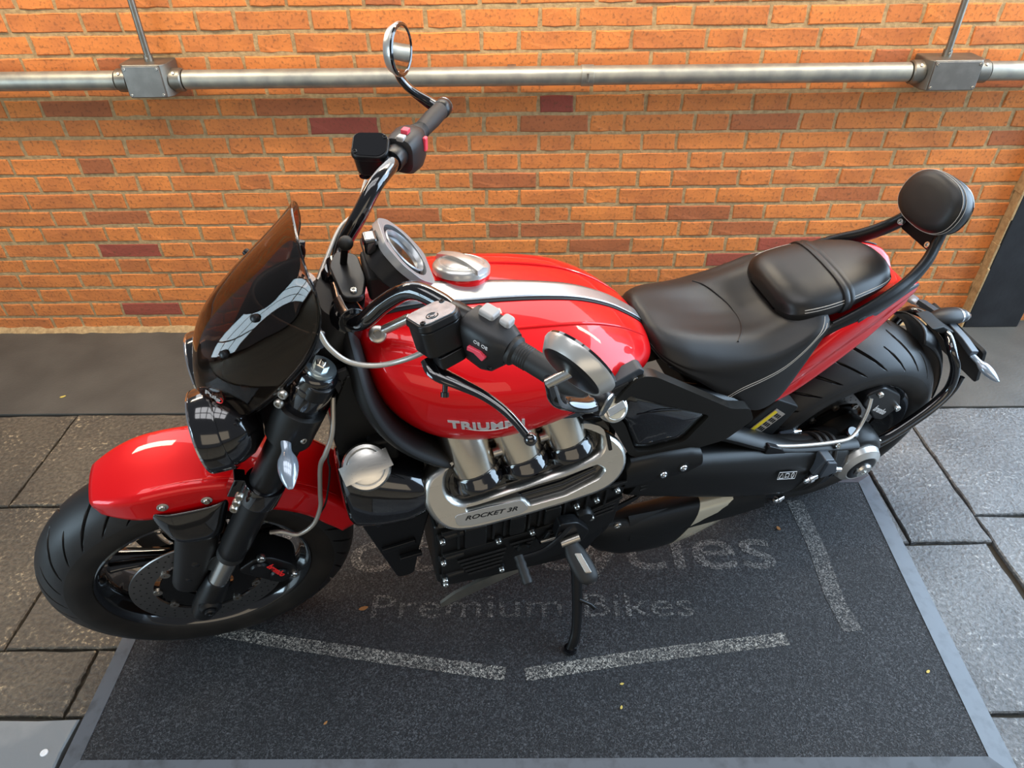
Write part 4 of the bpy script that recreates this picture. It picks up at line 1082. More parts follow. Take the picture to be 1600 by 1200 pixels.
# grey knee trim at the rear lower edge of the tank
for s in (-1, 1):
    dz = 0 if s < 0 else -.05
    o = [(.722, .846), (.745, .800), (.800, .790), (.850, .812), (.912, .858), (.925, .888), (.912, .900), (.860, .872), (.790, .842)]
    tr = part('tank_trim', G().prism(roundpoly(o, .010), (0, -.176 if s < 0 else .140, dz), (1, 0, 0), (0, 0, 1), -.014, .014), 'grey_plastic', bev=.004)
    for k in range(3):
        mk('trim_slot', G().tube([(.775+k*.006, -.193 if s < 0 else .157, .812-k*.003+.010*k+dz), (.885+k*.004, -.190 if s < 0 else .154, .866+.005*k-.010+dz)], [.0022, .0040], 8), 'matt_black', tr)
    bolt(tr, (.907, -.190 if s < 0 else .154, .872+dz), (0, s, 0), .0065, .004, 'steel', 'trim_bolt')

# ---------------------------------------------------------------- rider seat
SEAT = [  # x, half width, centre z, shoulder z, edge z, skirt half width, skirt z
    (1.004, .060, .848, .846, .842, .064, .826), (1.020, .100, .856, .852, .836, .104, .812), (1.060, .128, .848, .846, .822, .134, .790), (1.110, .140, .832, .836, .812, .148, .758),
    (1.165, .148, .816, .826, .806, .160, .718), (1.220, .154, .806, .820, .806, .168, .676), (1.270, .156, .806, .822, .812, .170, .656), (1.318, .152, .822, .836, .828, .164, .676),
    (1.352, .146, .846, .852, .846, .154, .745), (1.380, .138, .858, .862, .856, .144, .815), (1.402, .128, .862, .864, .860, .134, .850)]
sx = crv([np.array(q) for q in SEAT], 4)
def seat_ring(r):
    x, w, zc, zs, ze, wb, zb = r
    half = crv([np.array(p) for p in ((0, zc), (.30*w, zc+(zs-zc)*.35), (.60*w, zs), (.84*w, zs-.006+(ze-zs)*.35), (w, ze-.014), (w+(wb-w)*.5, ze-.014+(zb-ze+.014)*.45), (wb, zb), (wb-.012, zb-.008), (.4*wb, zb-.006), (0, zb-.006))], 4)
    return [(x, -p[0], p[1]) for p in half]+[(x, p[0], p[1]) for p in reversed(half[1:-1])]
seat = part('rider_seat', G().loft([seat_ring(r) for r in sx]), 'leather', smooth=70)
def seat_at(i, k, lift=.0012):
    f = i*(len(sx)-1); i0 = min(int(f), len(sx)-2); t = f-i0
    r = sx[i0]*(1-t)+sx[i0+1]*t; ring = seat_ring(r); q = ring[k]; c = np.array([r[0], 0, .74]); q = np.array(q)
    d = unit((q-c)*np.array([0, 1, 1])); return q+d*lift
def seat_y(x, z):
    i = max(k for k in range(len(sx)-1) if sx[k][0] <= x); t = (x-sx[i][0])/(sx[i+1][0]-sx[i][0])
    r = sx[i]*(1-t)+sx[i+1]*t; w, ze, wb, zb = r[1], r[4], r[5], r[6]
    half = crv([np.array(p) for p in ((0, r[2]), (.30*w, r[2]+(r[3]-r[2])*.35), (.60*w, r[3]), (.84*w, r[3]-.006+(ze-r[3])*.35), (w, ze-.014), (w+(wb-w)*.5, ze-.014+(zb-ze+.014)*.45), (wb, zb))], 6)
    half = [h for h in half if h[0] > .5*w]
    return float(np.interp(z, [h[1] for h in reversed(half)], [h[0] for h in reversed(half)]))
for s in (-1, 1):
    for off in (0, .007):
        P = crv([(1.165, .700), (1.200, .722), (1.250, .742), (1.300, .766), (1.340, .800), (1.366, .828), (1.392, .848)], 5)
        mk('stitching', G().tube([(p[0], s*(seat_y(p[0], p[1]+off)+.0004), p[1]+off) for p in P], .0010, 6), 'thread', seat)
# transverse seam of the dished part, raised piping
pts = []
for k in np.linspace(-.105, .105, 25):
    x = 1.232+.055*(abs(k)/.105)**2*-1+.018
    f = min(range(len(sx)), key=lambda i: abs(sx[i][0]-x)); r = sx[f]
    half = crv([np.array(p) for p in ((0, r[2]), (.30*r[1], r[2]+(r[3]-r[2])*.35), (.60*r[1], r[3]), (.84*r[1], r[3]-.006+(r[4]-r[3])*.35), (r[1], r[4]-.014))], 6)
    z = np.interp(abs(k), [h[0] for h in half], [h[1] for h in half]); pts.append((x, k, z+.0006))
mk('seam', G().tube(pts, .0018, 8), 'leather', seat)
mk('seat_base', G().prism([(1.03, .80), (1.10, .74), (1.24, .645), (1.30, .66), (1.36, .76), (1.30, .80)], (0, .12, 0), (1, 0, 0), (0, 0, 1), 0, .24), 'matt_black', seat)

# ---------------------------------------------------------------- pillion seat
PIL = [(1.312, .050, .862, .835), (1.322, .085, .880, .832), (1.345, .104, .893, .832), (1.390, .110, .900, .838), (1.440, .108, .906, .846), (1.500, .098, .910, .856), (1.550, .085, .910, .864), (1.585, .068, .906, .870), (1.602, .046, .898, .874), (1.608, .022, .890, .878)]
px_ = crv([np.array(q) for q in PIL], 4)
def pil_ring(r, lift=0):
    x, w, zt, zb = r; w = w+lift; zt = zt+lift; zb = zb-lift
    half = crv([np.array(p) for p in ((0, zt), (.45*w, zt-.002), (.80*w, zt-.010), (.97*w, zt-.026), (w, (zt+zb)/2-.006), (.95*w, zb+.004), (.6*w, zb), (0, zb))], 4)
    return [(x, -p[0], p[1]) for p in half]+[(x, p[0], p[1]) for p in reversed(half[1:-1])]
pil_s = part('pillion_seat', G().loft([pil_ring(r) for r in px_]), 'leather_smooth', smooth=70)
def pil_row(x):
    i = max(0, min(len(px_)-2, next((k for k in range(len(px_)-1) if px_[k][0] <= x <= px_[k+1][0]), len(px_)-2)))
    t = (x-px_[i][0])/(px_[i+1][0]-px_[i][0]); return px_[i]*(1-t)+px_[i+1]*t
for off in (0, 7):
    for s in (-1, 1):
        mk('stitching', G().tube([(lambda r: (r[0], s*(r[1]*(.972 if off else .945)+.0012), r[2]-(.0285 if off else .0235)))(pil_row(x)) for x in np.linspace(1.345, 1.590, 30)], .0009, 6), 'thread', pil_s)
st_ = [[tuple(p) for p in pil_ring(pil_row(x-.012*0), l)] for x, l in ((1.436, .0), (1.437, .0028), (1.443, .0036), (1.449, .0030), (1.450, .0026), (1.451, .0030), (1.457, .0036), (1.463, .0028), (1.464, .0))]
mk('seat_strap', G().loft(st_), 'leather_smooth', pil_s, smooth=50)

# ---------------------------------------------------------------- tail fairing
TL = [  # x, upper (y,z), crease (y,z), lower (y,z)
    (1.262, (.142, .680), (.150, .655), (.138, .622)), (1.310, (.142, .705), (.152, .662), (.136, .608)), (1.370, (.138, .770), (.148, .705), (.132, .618)), (1.430, (.130, .818), (.141, .755), (.126, .650)),
    (1.500, (.120, .846), (.130, .796), (.116, .695)), (1.570, (.104, .862), (.113, .822), (.102, .738)), (1.630, (.086, .866), (.094, .836), (.084, .775)), (1.672, (.070, .858), (.077, .836), (.069, .795)), (1.692, (.052, .842), (.057, .828), (.052, .805))]
tl = crv([np.array([q[0], *q[1], *q[2], *q[3]]) for q in TL], 4)
rings = []
for r in tl:
    half = crv([np.array(p) for p in ((r[1]*.45, r[2]-.022), (r[1], r[2]), (r[3], r[4]), (r[5]*.99, (r[4]+r[6])/2), (r[5], r[6]), (r[5]*.6, r[6]-.004))], 4)
    rings.append([(r[0], -p[0], p[1]) for p in half]+[(r[0], p[0], p[1]) for p in reversed(half)])
tail = part('tail_fairing', G().loft(rings), 'red_paint', smooth=55)
for s in (-1, 1):
    def tf(u, v):
        k = u*(len(tl)-1); i = min(int(k), len(tl)-2); t = k-i; r = tl[i]*(1-t)+tl[i+1]*t
        a = np.array([r[1]+.002, r[2]]); b = np.array([r[3]+.0025, r[4]]); p = a+(b-a)*v
        return np.array([r[0], s*(p[0]+.0015), p[1]+.002])
    mk('tail_insert', G().grid(lambda i, j: tf(.46+.40*i, (.02+.50*j)*(1-.45*i)), 16, 6), 'grey_plastic', tail, solid=.003)

# ---------------------------------------------------------------- backrest
br = bpy.data.objects.new('backrest', None); COL.objects.link(br); br.parent = bike
for s in (-1, 1):
    arm = crv([(1.400, s*.118, .808), (1.480, s*.116, .838), (1.560, s*.104, .866), (1.620, s*.086, .888), (1.662, s*.068, .918), (1.682, s*.052, .950), (1.690, s*.045, .978), (1.694, s*.043, 1.000)], 5)
    rr = [float(q[0]) for q in crv([[.014], [.0165], [.0170], [.0165], [.0160], [.0150], [.0135], [.012]], 5)]
    mk('support_arm', G().tube(arm, rr, 16, flat=(1.25, .72), ref=(0, 1, 0)), 'satin_black', br)
    bolt(br, (1.672, s*.046, .944), (-.92, s*-.12, .35), .0078, .008, 'steel', 'arm_bolt')
plo = [(-.050, .925), (.050, .925), (.040, .985), (.046, 1.03), (-.046, 1.03), (-.040, .985)]
mk('support_plate', G().prism(roundpoly(plo, .008), (1.628, 0, 0), (0, 1, 0), (.06, 0, 1), -.003, .003, holes=[roundpoly([(-.016, .968), (.016, .968), (.012, .988), (-.012, .988)], .004)]), 'satin_black', br, bev=.001)
bc = np.array([1.674, 0, 1.026]); bn = unit([-.95, 0, .30]); bu = unit([.30, 0, .95])
outl = [(.079*math.copysign(abs(math.cos(t))**.80, math.cos(t))*(1-.10*max(0, math.sin(t))), .059*math.copysign(abs(math.sin(t))**.78, math.sin(t))) for t in np.linspace(0, 2*math.pi, 48, endpoint=False)]
def ring_b(sc, d): return [bc+np.array([0, 1, 0])*a*sc+bu*b*sc+bn*d for a, b in outl]
mk('backrest_pad', G().loft([ring_b(.05, .031), ring_b(.45, .030), ring_b(.72, .0285), ring_b(.88, .0245), ring_b(.965, .017), ring_b(.99, .012), ring_b(.975, .010), ring_b(.985, .008), ring_b(1.0, .002), ring_b(.99, -.012), ring_b(.94, -.026), ring_b(.86, -.031)]), 'leather', br, smooth=50)
mk('pad_shell', G().loft([ring_b(.935, -.0255), ring_b(.955, -.028), ring_b(.86, -.040), ring_b(.55, -.046), ring_b(.05, -.047)]), 'gloss_black', br, smooth=60)
for d, sc in ((.0145, .987), (.0050, 1.002)):
    mk('stitching', G().tube([tuple(q) for q in ring_b(sc, d)], .0007, 6, closed=True), 'thread', br)
# ---------------------------------------------------------------- frame, radiator, airbox
for s in (-1, 1):
    fr = part('frame_spar', G().tube(crv([(.400, s*.040, 1.000), (.404, s*.085, .950), (.412, s*.118, .890), (.440, s*.138, .825), (.490, s*.146, .762), (.545, s*.140, .715), (.62, s*.11, .70)], 5), [float(q[0]) for q in crv([[.034], [.046], [.052], [.050], [.046], [.044], [.036]], 5)], 20, flat=(.38, 1.15), ref=(0, 1, 0)), 'matt_black')
    # grille panel beside the headstock
    gp_ = [(.352, .955), (.385, .965), (.418, .860), (.412, .825), (.372, .870)]
    gr = mk('grille_panel', G().prism(gp_, (0, s*.112, 0), (1, 0, 0), (0, 0, 1), -.004, .004), 'dark_plastic', fr, bev=.002)
    for k in range(7):
        for m in range(3):
            mk('grille_slot', G().tube([(.366+k*.0055+m*.010, s*.1175, .942-k*.0135-m*.003), (.372+k*.0055+m*.010, s*.1175, .938-k*.0135-m*.003)], .0016, 6), 'matt_black', gr)
    rail = part('seat_rail', G().tube(crv([(.90, s*.110, .790), (1.00, s*.136, .765), (1.10, s*.148, .730), (1.20, s*.142, .690), (1.27, s*.132, .650)], 5), [.022]*21, 14, flat=(.6, 1.2), ref=(0, 1, 0)), 'satin_black')
for s in (-1, 1):
    part('radiator_shroud', G().prism(roundpoly([(.352, .880), (.385, .955), (.430, .870), (.520, .745), (.510, .690), (.345, .690), (.338, .790)], .012), (0, s*.112, 0), (1, 0, 0), (0, 0, 1), -.008, .008), 'matt_black', bev=.003)
part('headstock', G().lathe([(.046, .50), (.052, .52), (.052, .72), (.046, .735)], FP(0, 0, .050), SAX, 30), 'matt_black')
rad = part('radiator', G().box((.425, 0, .575), (.055, .29, .42)), 'matt_black', bev=.008)
core = G()
for k in range(26): core.box((.395, 0, .385+k*.0148), (.012, .26, .004))
mk('radiator_fins', core, 'satin_black', rad)['kind'] = 'stuff'
part('airbox', G().loft([[(x, w*math.cos(t), zc+h*math.sin(t)) for t in np.linspace(0, 2*math.pi, 20, endpoint=False)] for x, w, zc, h in ((.44, .09, .86, .09), (.52, .13, .80, .09), (.70, .14, .78, .08), (.90, .12, .76, .07), (.99, .10, .74, .06))]), 'matt_black')

# ---------------------------------------------------------------- gloss cover and cap by the radiator
for s in (-1, 1):
    rings = []
    for x, yo, zt, zb, yi in ((.330, .150, .715, .585, .07), (.336, .178, .736, .560, .06), (.348, .192, .745, .548, .05), (.400, .206, .742, .548, .05), (.450, .216, .728, .566, .05), (.484, .218, .712, .590, .05), (.498, .208, .698, .612, .06)):
        zc = (zt+zb)/2; hh = (zt-zb)/2; yc = (yo+yi)/2; hw = (yo-yi)/2
        ring = []
        for t in np.linspace(0, 2*math.pi, 32, endpoint=False):
            c, q = math.cos(t), math.sin(t); k = (abs(c)**2.8+abs(q)**2.8)**(-1/2.8)
            ring.append((x, s*(yc+hw*c*k), zc+hh*q*k))
        rings.append(ring)
    cov = part('radiator_cover', G().loft(rings), 'gloss_black', smooth=50)
    if s < 0:
        cc = np.array([.388, -.168, .752]); cn = unit([-.12, -.60, .79])
        cp_ = part('coolant_cap', G().lathe([(0, -.012), (.040, -.012), (.044, -.006), (.0455, .000), (.0455, .010), (.042, .015), (.036, .0165), (.0345, .0155), (.032, .017), (0, .0185)], cc, cn, 56), 'brushed_alu')
        ca = unit(np.cross(cn, (.80, -.1, .45))); cb = np.cross(cn, ca)
        bar = []
        for k in range(13):
            u = -1+2*k/12; hh = .0165+.0065*(1-u*u)
            bar.append([cc+cb*.047*u+ca*a+cn*b for a, b in ((-.017, hh-.010), (-.018, hh), (0, hh+.003), (.018, hh), (.017, hh-.010))])
        mk('cap_grip', G().loft(bar), 'brushed_alu', cp_, smooth=50)
    sc_ = [(.350, .618), (.470, .632), (.500, .640), (.502, .560), (.472, .420), (.452, .300), (.412, .296), (.385, .420), (.355, .560)]
    sco = part('lower_cowl', G().prism(roundpoly(sc_, .014), (0, s*.150, 0), (1, 0, 0), (0, 0, 1), -.045, .020), 'satin_black', bev=.006)
    mk('cowl_blade', G().prism(roundpoly([(.362, .586), (.440, .604), (.462, .606), (.430, .560), (.388, .540)], .006), (0, s*(.167 if s < 0 else .127), 0), (1, 0, 0), (0, 0, 1), -.003 if s > 0 else 0, .006), 'gloss_black', sco, bev=.002)
    mk('cowl_fin', G().box((.425, s*.174, .45), (.075, .008, .016), (unit((1, 0, .12)), (0, 1, 0), unit((-.12, 0, 1)))), 'satin_black', sco, bev=.002)
    mk('cowl_fin', G().box((.448, s*.176, .40), (.050, .012, .012), (unit((1, 0, .10)), (0, 1, 0), unit((-.1, 0, 1)))), 'satin_black', sco, bev=.002)

# ---------------------------------------------------------------- engine
eng = part('engine', G().prism(roundpoly([(.505, .560), (.500, .330), (.515, .262), (.600, .250), (.840, .235), (.930, .330), (.945, .480), (.935, .580)], .02), (0, .205, 0), (1, 0, 0), (0, 0, 1), 0, .41), 'cast_black', bev=.008)
mk('cylinder_block', G().prism(roundpoly([(.505, .55), (.505, .70), (.53, .745), (.86, .745), (.91, .70), (.92, .55)], .015), (0, .150, 0), (1, 0, 0), (0, 0, 1), 0, .315), 'cast_black', eng, bev=.006)
# crankcase side: panels, ribs, pads
mk('side_case', G().prism(roundpoly([(.512, .520), (.508, .300), (.530, .285), (.700, .282), (.830, .300), (.870, .352), (.930, .385), (.935, .540), (.70, .535)], .012), (0, -.204, 0), (1, 0, 0), (0, 0, 1), 0, .012), 'cast_black', eng, bev=.003)
for x0, x1, z0, z1 in ((.560, .612, .452, .535), (.662, .700, .462, .535), (.742, .782, .470, .535)):
    mk('case_pad', G().prism(roundpoly([(x0, z0), (x1, z0), (x1, z1), (x0, z1)], .006), (0, -.214, 0), (1, 0, 0), (0, 0, 1), 0, .012, taper=.08), 'cast_black', eng, bev=.002)
for k in range(5):
    mk('cooling_rib', G().tube([(.545+.006*k, -.2205, .398-.0175*k), (.660-.003*k, -.2205, .404-.0175*k)], [.0038, .0034], 8), 'cast_black', eng)
for k in range(4):
    mk('cooling_rib', G().tube([(.668+.008*k, -.2205, .416-.016*k), (.728-.004*k, -.2205, .420-.016*k)], [.0036, .0032], 8), 'cast_black', eng)
for k in range(4):
    mk('cooling_rib', G().tube([(.758+.004*k, -.2205, .432-.015*k), (.812+.002*k, -.2205, .440-.015*k)], [.0036, .0032], 8), 'cast_black', eng)
for k in range(3):
    mk('cooling_rib', G().tube([(.848, -.2205, .470-.016*k), (.918, -.2205, .486-.016*k)], [.0034, .0030], 8), 'cast_black', eng)
mk('chevron_rib', G().tube([(.728, -.222, .418), (.742, -.223, .388), (.764, -.222, .432)], .0042, 8), 'cast_black', eng)
mk('case_flange', G().prism([(.512, .436), (.700, .444), (.860, .470), (.932, .498), (.932, .508), (.860, .481), (.700, .455), (.512, .447)], (0, -.216, 0), (1, 0, 0), (0, 0, 1), 0, .007), 'cast_black', eng, bev=.0015)
mk('case_flange', G().prism([(.512, .528), (.932, .556), (.932, .566), (.512, .540)], (0, -.216, 0), (1, 0, 0), (0, 0, 1), 0, .007), 'cast_black', eng, bev=.0015)
for x in (.548, .626, .652, .708, .732, .790, .842, .888):
    mk('case_web', G().box((x, -.218, .498+(x-.55)*.07), (.006, .010, .082)), 'cast_black', eng, bev=.0015)
for z in (.512, .420, .336):
    mk('case_lug', G().tube([(.506, -.214, z), (.560, -.214, z+.004)], [.0115, .009], 14), 'cast_black', eng)
mk('case_boss', G().lathe([(0, 0), (.024, 0), (.024, .020), (.020, .026), (0, .026)], (.838, -.208, .470), (0, -1, 0), 26), 'cast_black', eng)
mk('case_cap', G().lathe([(0, 0), (.016, 0), (.016, .014), (.012, .018), (0, .018)], (.700, -.212, .392), (0, -1, 0), 22), 'cast_black', eng)
mk('front_case', G().box((.518, -.14, .42), (.04, .14, .25)), 'cast_black', eng, bev=.008)
for x, z in ((.638, .455), (.717, .456), (.794, .462), (.816, .520), (.863, .526), (.910, .545), (.512, .512), (.512, .420), (.514, .338), (.514, .318), (.650, .318), (.860, .455), (.838, .395)):
    mk('bolt_boss', G().lathe([(0, -.010), (.011, -.010), (.0105, .004), (0, .004)], (x, -.2205, z), (0, -1, 0), 16), 'cast_black', eng)
    bolt(eng, (x, -.2240, z), (0, -1, 0), .0068, .0075, 'steel', 'case_bolt')
sump = mk('sump_guard', G().loft([[(x, -.204, z-.004), (x, -.198, z+h*.7), (x, -.190, z+h*.7), (x, -.194, z-.004)] for x, z, h in ((.505, .158, .006), (.540, .172, .034), (.600, .196, .042), (.680, .228, .034), (.74, .250, .012))]), 'galvanised_dark', eng, smooth=30)
mk('sump', G().prism(roundpoly([(.52, .27), (.54, .20), (.80, .19), (.86, .26)], .02), (0, .15, 0), (1, 0, 0), (0, 0, 1), 0, .31), 'cast_black', eng, bev=.006)

# sloping head: black deck, brushed aluminium cover, intake stubs
HP0 = np.array([0, -.25, .585]); HE = unit([0, .09, .175]); HX = np.array([1., 0, 0]); HN = np.cross(HX, HE)   # outward normal
HN = HN if HN[1] < 0 else -HN
def hp_(x, s_, d=0): return HP0+HX*x+HE*s_+HN*d
def hprism(poly, d0, d1, **k):
    g = G().prism(poly, HP0, HX, HE, *( (d0, d1) if np.dot(np.cross(HX, HE), HN) > 0 else (-d0, -d1)), **k); return g
deck = mk('head_deck', hprism(roundpoly([(.500, .040), (.885, .040), (.890, .180), (.520, .180)], .02), -.055, -.010), 'gloss_black', eng, bev=.004)
outer = crv([(.552, .170), (.526, .154), (.500, .140), (.486, .118), (.482, .085), (.490, .052), (.508, .022), (.535, .004), (.580, -.003), (.655, -.002), (.726, .001), (.798, .006), (.858, .014), (.895, .034), (.914, .066), (.910, .106), (.882, .142), (.842, .172), (.812, .186)], 3)
inner = crv([(.806, .176), (.848, .160), (.858, .138), (.856, .116), (.838, .103), (.761, .086), (.663, .074), (.580, .066), (.552, .070), (.536, .086), (.530, .108), (.538, .140), (.556, .158)], 3)
slot_h = roundpoly([(.562, .047), (.566, .058), (.662, .0625), (.774, .0685), (.846, .079), (.862, .066), (.846, .050), (.771, .030), (.693, .027), (.686, .040), (.676, .048)], .005)
def inset(P, d):
    P = [np.asarray(p, float) for p in P]; n = len(P); A = sum(P[i][0]*P[(i+1) % n][1]-P[(i+1) % n][0]*P[i][1] for i in range(n)); sg = 1 if A > 0 else -1; out = []
    for i in range(n):
        e1 = unit(P[i]-P[i-1]+1e-9); e2 = unit(P[(i+1) % n]-P[i]+1e-9); m = e1+e2; m = unit(m) if np.linalg.norm(m) > .2 else e1
        out.append(P[i]+sg*d*np.array([-m[1], m[0]]))
    return out
loop_ = outer+inner; CG = G(); lv = [(-.034, 0), (.000, 0), (.006, .0022), (.0105, .0055), (.0130, .0105)]
for base, sgn_ in ((loop_, 1), (slot_h, -1)):
    CG.loft([[hp_(*p, d) for p in inset(base, sgn_*q)] for d, q in (lv if sgn_ > 0 else [(-.030, 0), (.004, 0), (.0100, .0016), (.0130, .0040)])], cap=False)
T0, T1 = inset(loop_, .0105), inset(slot_h, -.0040)
tri = tessellate_polygon([[Vector((p[0], p[1], 0)) for p in T0], [Vector((p[0], p[1], 0)) for p in T1]])
CG.add([hp_(*p, .0130) for p in T0+T1], [tuple(t) for t in tri])
cover = mk('head_cover', CG, 'brushed_alu', eng, smooth=30)
cover['label'] = 'brushed aluminium head cover'
mk('cover_back', hprism(roundpoly([(.50, .012), (.87, .012), (.885, .085), (.52, .075)], .01), -.030, -.004), 'gloss_black', eng)
mk('slot_vane', G().tube([hp_(.675, .045, .003), hp_(.770, .050, .004), (hp_(.845, .066, .003))], .0022, 8), 'satin_black', eng)
mk('badge_plate', hprism(roundpoly([(.536, .044), (.538, .020), (.566, .013), (.672, .012), (.690, .020), (.678, .043), (.60, .046)], .008), .010, .0148), 'brushed_strip', eng, bev=.001)
put_text('badge_text', 'ROCKET 3R', .0125, plane_map(hp_(.556, .0285, .0152), unit(HX+HE*-.055), HE), 'matt_black', eng, width=.110, extrude=.0003, shear=.35, offset=.0002)
mk('cover_tab', hprism(roundpoly([(.866, .152), (.876, .142), (.880, .108), (.872, .108)], .003), .012, .014), 'satin_black', eng)
for x, s_ in ((.557, .090), (.838, .131)):
    mk('deck_boss', G().lathe([(0, -.01), (.013, -.010), (.013, .004), (.010, .006), (0, .006)], hp_(x, s_, -.010), HN, 20), 'gloss_black', eng)
    bolt(eng, hp_(x, s_, -.004), HN, .0062, .005, 'steel', 'deck_bolt')
for k, x in enumerate((.596, .694, .792)):
    s0 = .112+.010*k
    base = hp_(x, s0, -.012); top = np.array([x-.030, -.115, .800+.006*k]); ax = unit(np.array([0, .075, .125]))
    ax = unit(top-base)
    st = part('intake_stub', G().lathe([(.0440, .010), (.0455, .030), (.0475, .065), (.0480, .100), (.0480, .150)], base, ax, 44), 'brushed_tube')
    mk('stub_collar', G().lathe([(.038, -.020), (.0520, -.018), (.0520, -.004), (.0495, .000), (.0495, .008), (.0470, .012), (.042, .012)], base, ax, 44), 'gloss_black', st)
    mk('collar_foot', G().prism(roundpoly([(-.056, -.030), (.056, -.030), (.062, .0), (.050, .03), (-.050, .03), (-.062, 0)], .014), hp_(x, s0-.010, -.012), HX, HE, *( (0, .007) if np.dot(np.cross(HX, HE), HN) > 0 else (0, -.007))), 'gloss_black', st, bev=.002)
    if k < 2: mk('fuel_rail', G().tube([hp_(x+.034, s0+.045, .004), hp_(x+.068, s0+.048, .004)], .010, 14), 'zinc', st)

# ---------------------------------------------------------------- side panel, filler and frame cover
for s in (-1, 1):
    o = roundpoly([(.850, .790), (.890, .860), (.915, .885), (.945, .876), (1.160, .716), (1.212, .700), (1.235, .655), (1.180, .600), (1.090, .592), (.975, .600), (.935, .630), (.880, .740)], .012)
    hole = roundpoly([(.872, .790), (.900, .836), (.985, .782), (1.110, .708), (1.068, .632), (.985, .628), (.948, .640), (.905, .745)], .012)
    ys = .186 if s < 0 else .140
    fc_ = part('frame_cover', G().prism(o, (0, s*ys, 0 if s < 0 else -.06), (1, 0, 0), (0, 0, 1), -.012, .012, holes=[hole]), 'frame_satin', bev=.005)
    rings = []
    ctr = np.mean(np.array(hole), 0)
    for sc, d in ((1.06, -.010), (1.02, .006), (.92, .014), (.70, .020), (.35, .023), (.05, .023)):
        rings.append([(ctr[0]+(p[0]-ctr[0])*sc, s*(ys-.008+d), ctr[1]+(p[1]-ctr[1])*sc-(0 if s < 0 else .06)) for p in hole])
    pn = part('side_panel', G().loft(rings), 'gloss_black', smooth=50)
    bolt(pn, (1.022, s*(ys+.0065), .650 if s < 0 else .590), (0, s, 0), .006, .003, 'matt_black', 'panel_bolt')
    if s < 0:
        mk('panel_line', G().tube(crv([(.925, -.200, .772), (.97, -.202, .770), (1.03, -.200, .752)], 4), .0016, 6), 'gloss_black', pn)
        oc = np.array([.868, -.196, .806]); on = unit([.10, -.75, .66])
        of = part('oil_cap', G().lathe([(0, -.018), (.026, -.018), (.0285, -.010), (.0290, .006), (.0270, .011), (.0225, .013), (.0205, .011), (0, .011)], oc, on, 44), 'brushed_alu')
        oa = unit(np.cross(on, (.9, 0, .35))); ob_ = np.cross(on, oa)
        mk('cap_bar', G().box(oc+on*.013, (.017, .042, .006), (oa, ob_, on)), 'brushed_alu', of, bev=.002)
        mk('cap_disc', G().lathe([(0, .010), (.0200, .010), (.0200, .0118), (0, .0118)], oc, on, 32), 'polished_tip', of)
    part('frame_strut', G().tube([(1.01, s*.165, .600), (1.09, s*.170, .655), (1.16, s*.165, .700)], [.012, .013, .013], 12), 'satin_black')

# ---------------------------------------------------------------- swingarm with shaft drive, final drive
ax0, ax1 = np.array([.965, -.176, .530]), np.array([1.585, -.166, .332])
rings = []
for t, rz, ry, dz in ((0, .062, .040, .0), (.06, .066, .046, .0), (.18, .070, .050, -.002), (.32, .078, .054, -.004), (.48, .086, .056, -.006), (.64, .092, .056, -.008), (.78, .094, .054, -.006), (.90, .088, .050, 0), (1.0, .080, .048, .004)):
    c = ax0+(ax1-ax0)*t; c[2] += dz
    ring = []
    for a in np.linspace(0, 2*math.pi, 32, endpoint=False):
        cc_, q = math.cos(a), math.sin(a); k = (abs(cc_)**2.6+abs(q)**2.6)**(-1/2.6)
        ring.append(c+np.array([.25*rz*q*k, ry*cc_*k, rz*q*k]))
    rings.append(ring)
swing = part('swingarm', G().loft(rings), 'cast_black', smooth=60)
mk('swingarm_rail', G().tube(crv([(1.060, -.150, .640), (1.200, -.156, .575), (1.330, -.168, .505), (1.420, -.178, .468), (1.540, -.180, .436), (1.640, -.174, .405)], 5), [float(q[0]) for q in crv([[.022], [.030], [.030], [.022], [.022], [.024]], 5)], 14, flat=(.55, 1.0), ref=(0, 1, 0)), 'cast_black', swing)
mk('cross_brace', G().box((1.215, 0, .56), (.07, .30, .08)), 'matt_black', swing, bev=.012)
mk('rail_clip', G().prism(roundpoly([(1.322, .528), (1.372, .498), (1.398, .462), (1.388, .446), (1.350, .474), (1.318, .500)], .008), (0, -.184, 0), (1, 0, 0), (0, 0, 1), 0, .016), 'satin_black', swing, bev=.003)
bolt(swing, (1.378, -.198, .462), (0, -1, .3), .0085, .006, 'steel', 'rail_bolt')
bolt(swing, (1.555, -.196, .446), (0, -1, .5), .0085, .006, 'steel', 'rail_bolt')
# gaiter shield with two bolts
rings = []
for x, z, h in ((.930, .560, .040), (.940, .562, .054), (1.02, .556, .056), (1.09, .560, .044), (1.118, .566, .026)):
    rings.append([(x, -.196-.026*math.cos(a)*1.0, z-.0+h*math.sin(a)) for a in np.linspace(-1.5, 1.5, 14)]+[(x, -.190, z+h*math.sin(a)) for a in np.linspace(1.5, -1.5, 14)])
shd = part('shaft_shield', G().loft(rings), 'cast_black', smooth=50)
for x, z in ((1.022, .558), (1.070, .566)):
    mk('bolt_seat', G().lathe([(.009, -.003), (.0145, -.003), (.0145, .001), (.0105, .002)], (x, -.221, z), (0, -1, .1), 24), 'matt_black', shd)
    bolt(shd, (x, -.2205, z), (0, -1, .1), .0092, .006, 'chrome', 'shield_bolt')
for k in range(6):
    mk('shield_slot', G().tube([(.975+.042*(k % 3), -.2175-.0004*k, .522-.013*(k//3)+.006*(k % 3)), (1.002+.042*(k % 3), -.2175, .526-.013*(k//3)+.006*(k % 3))], .0026, 8), 'matt_black', shd)
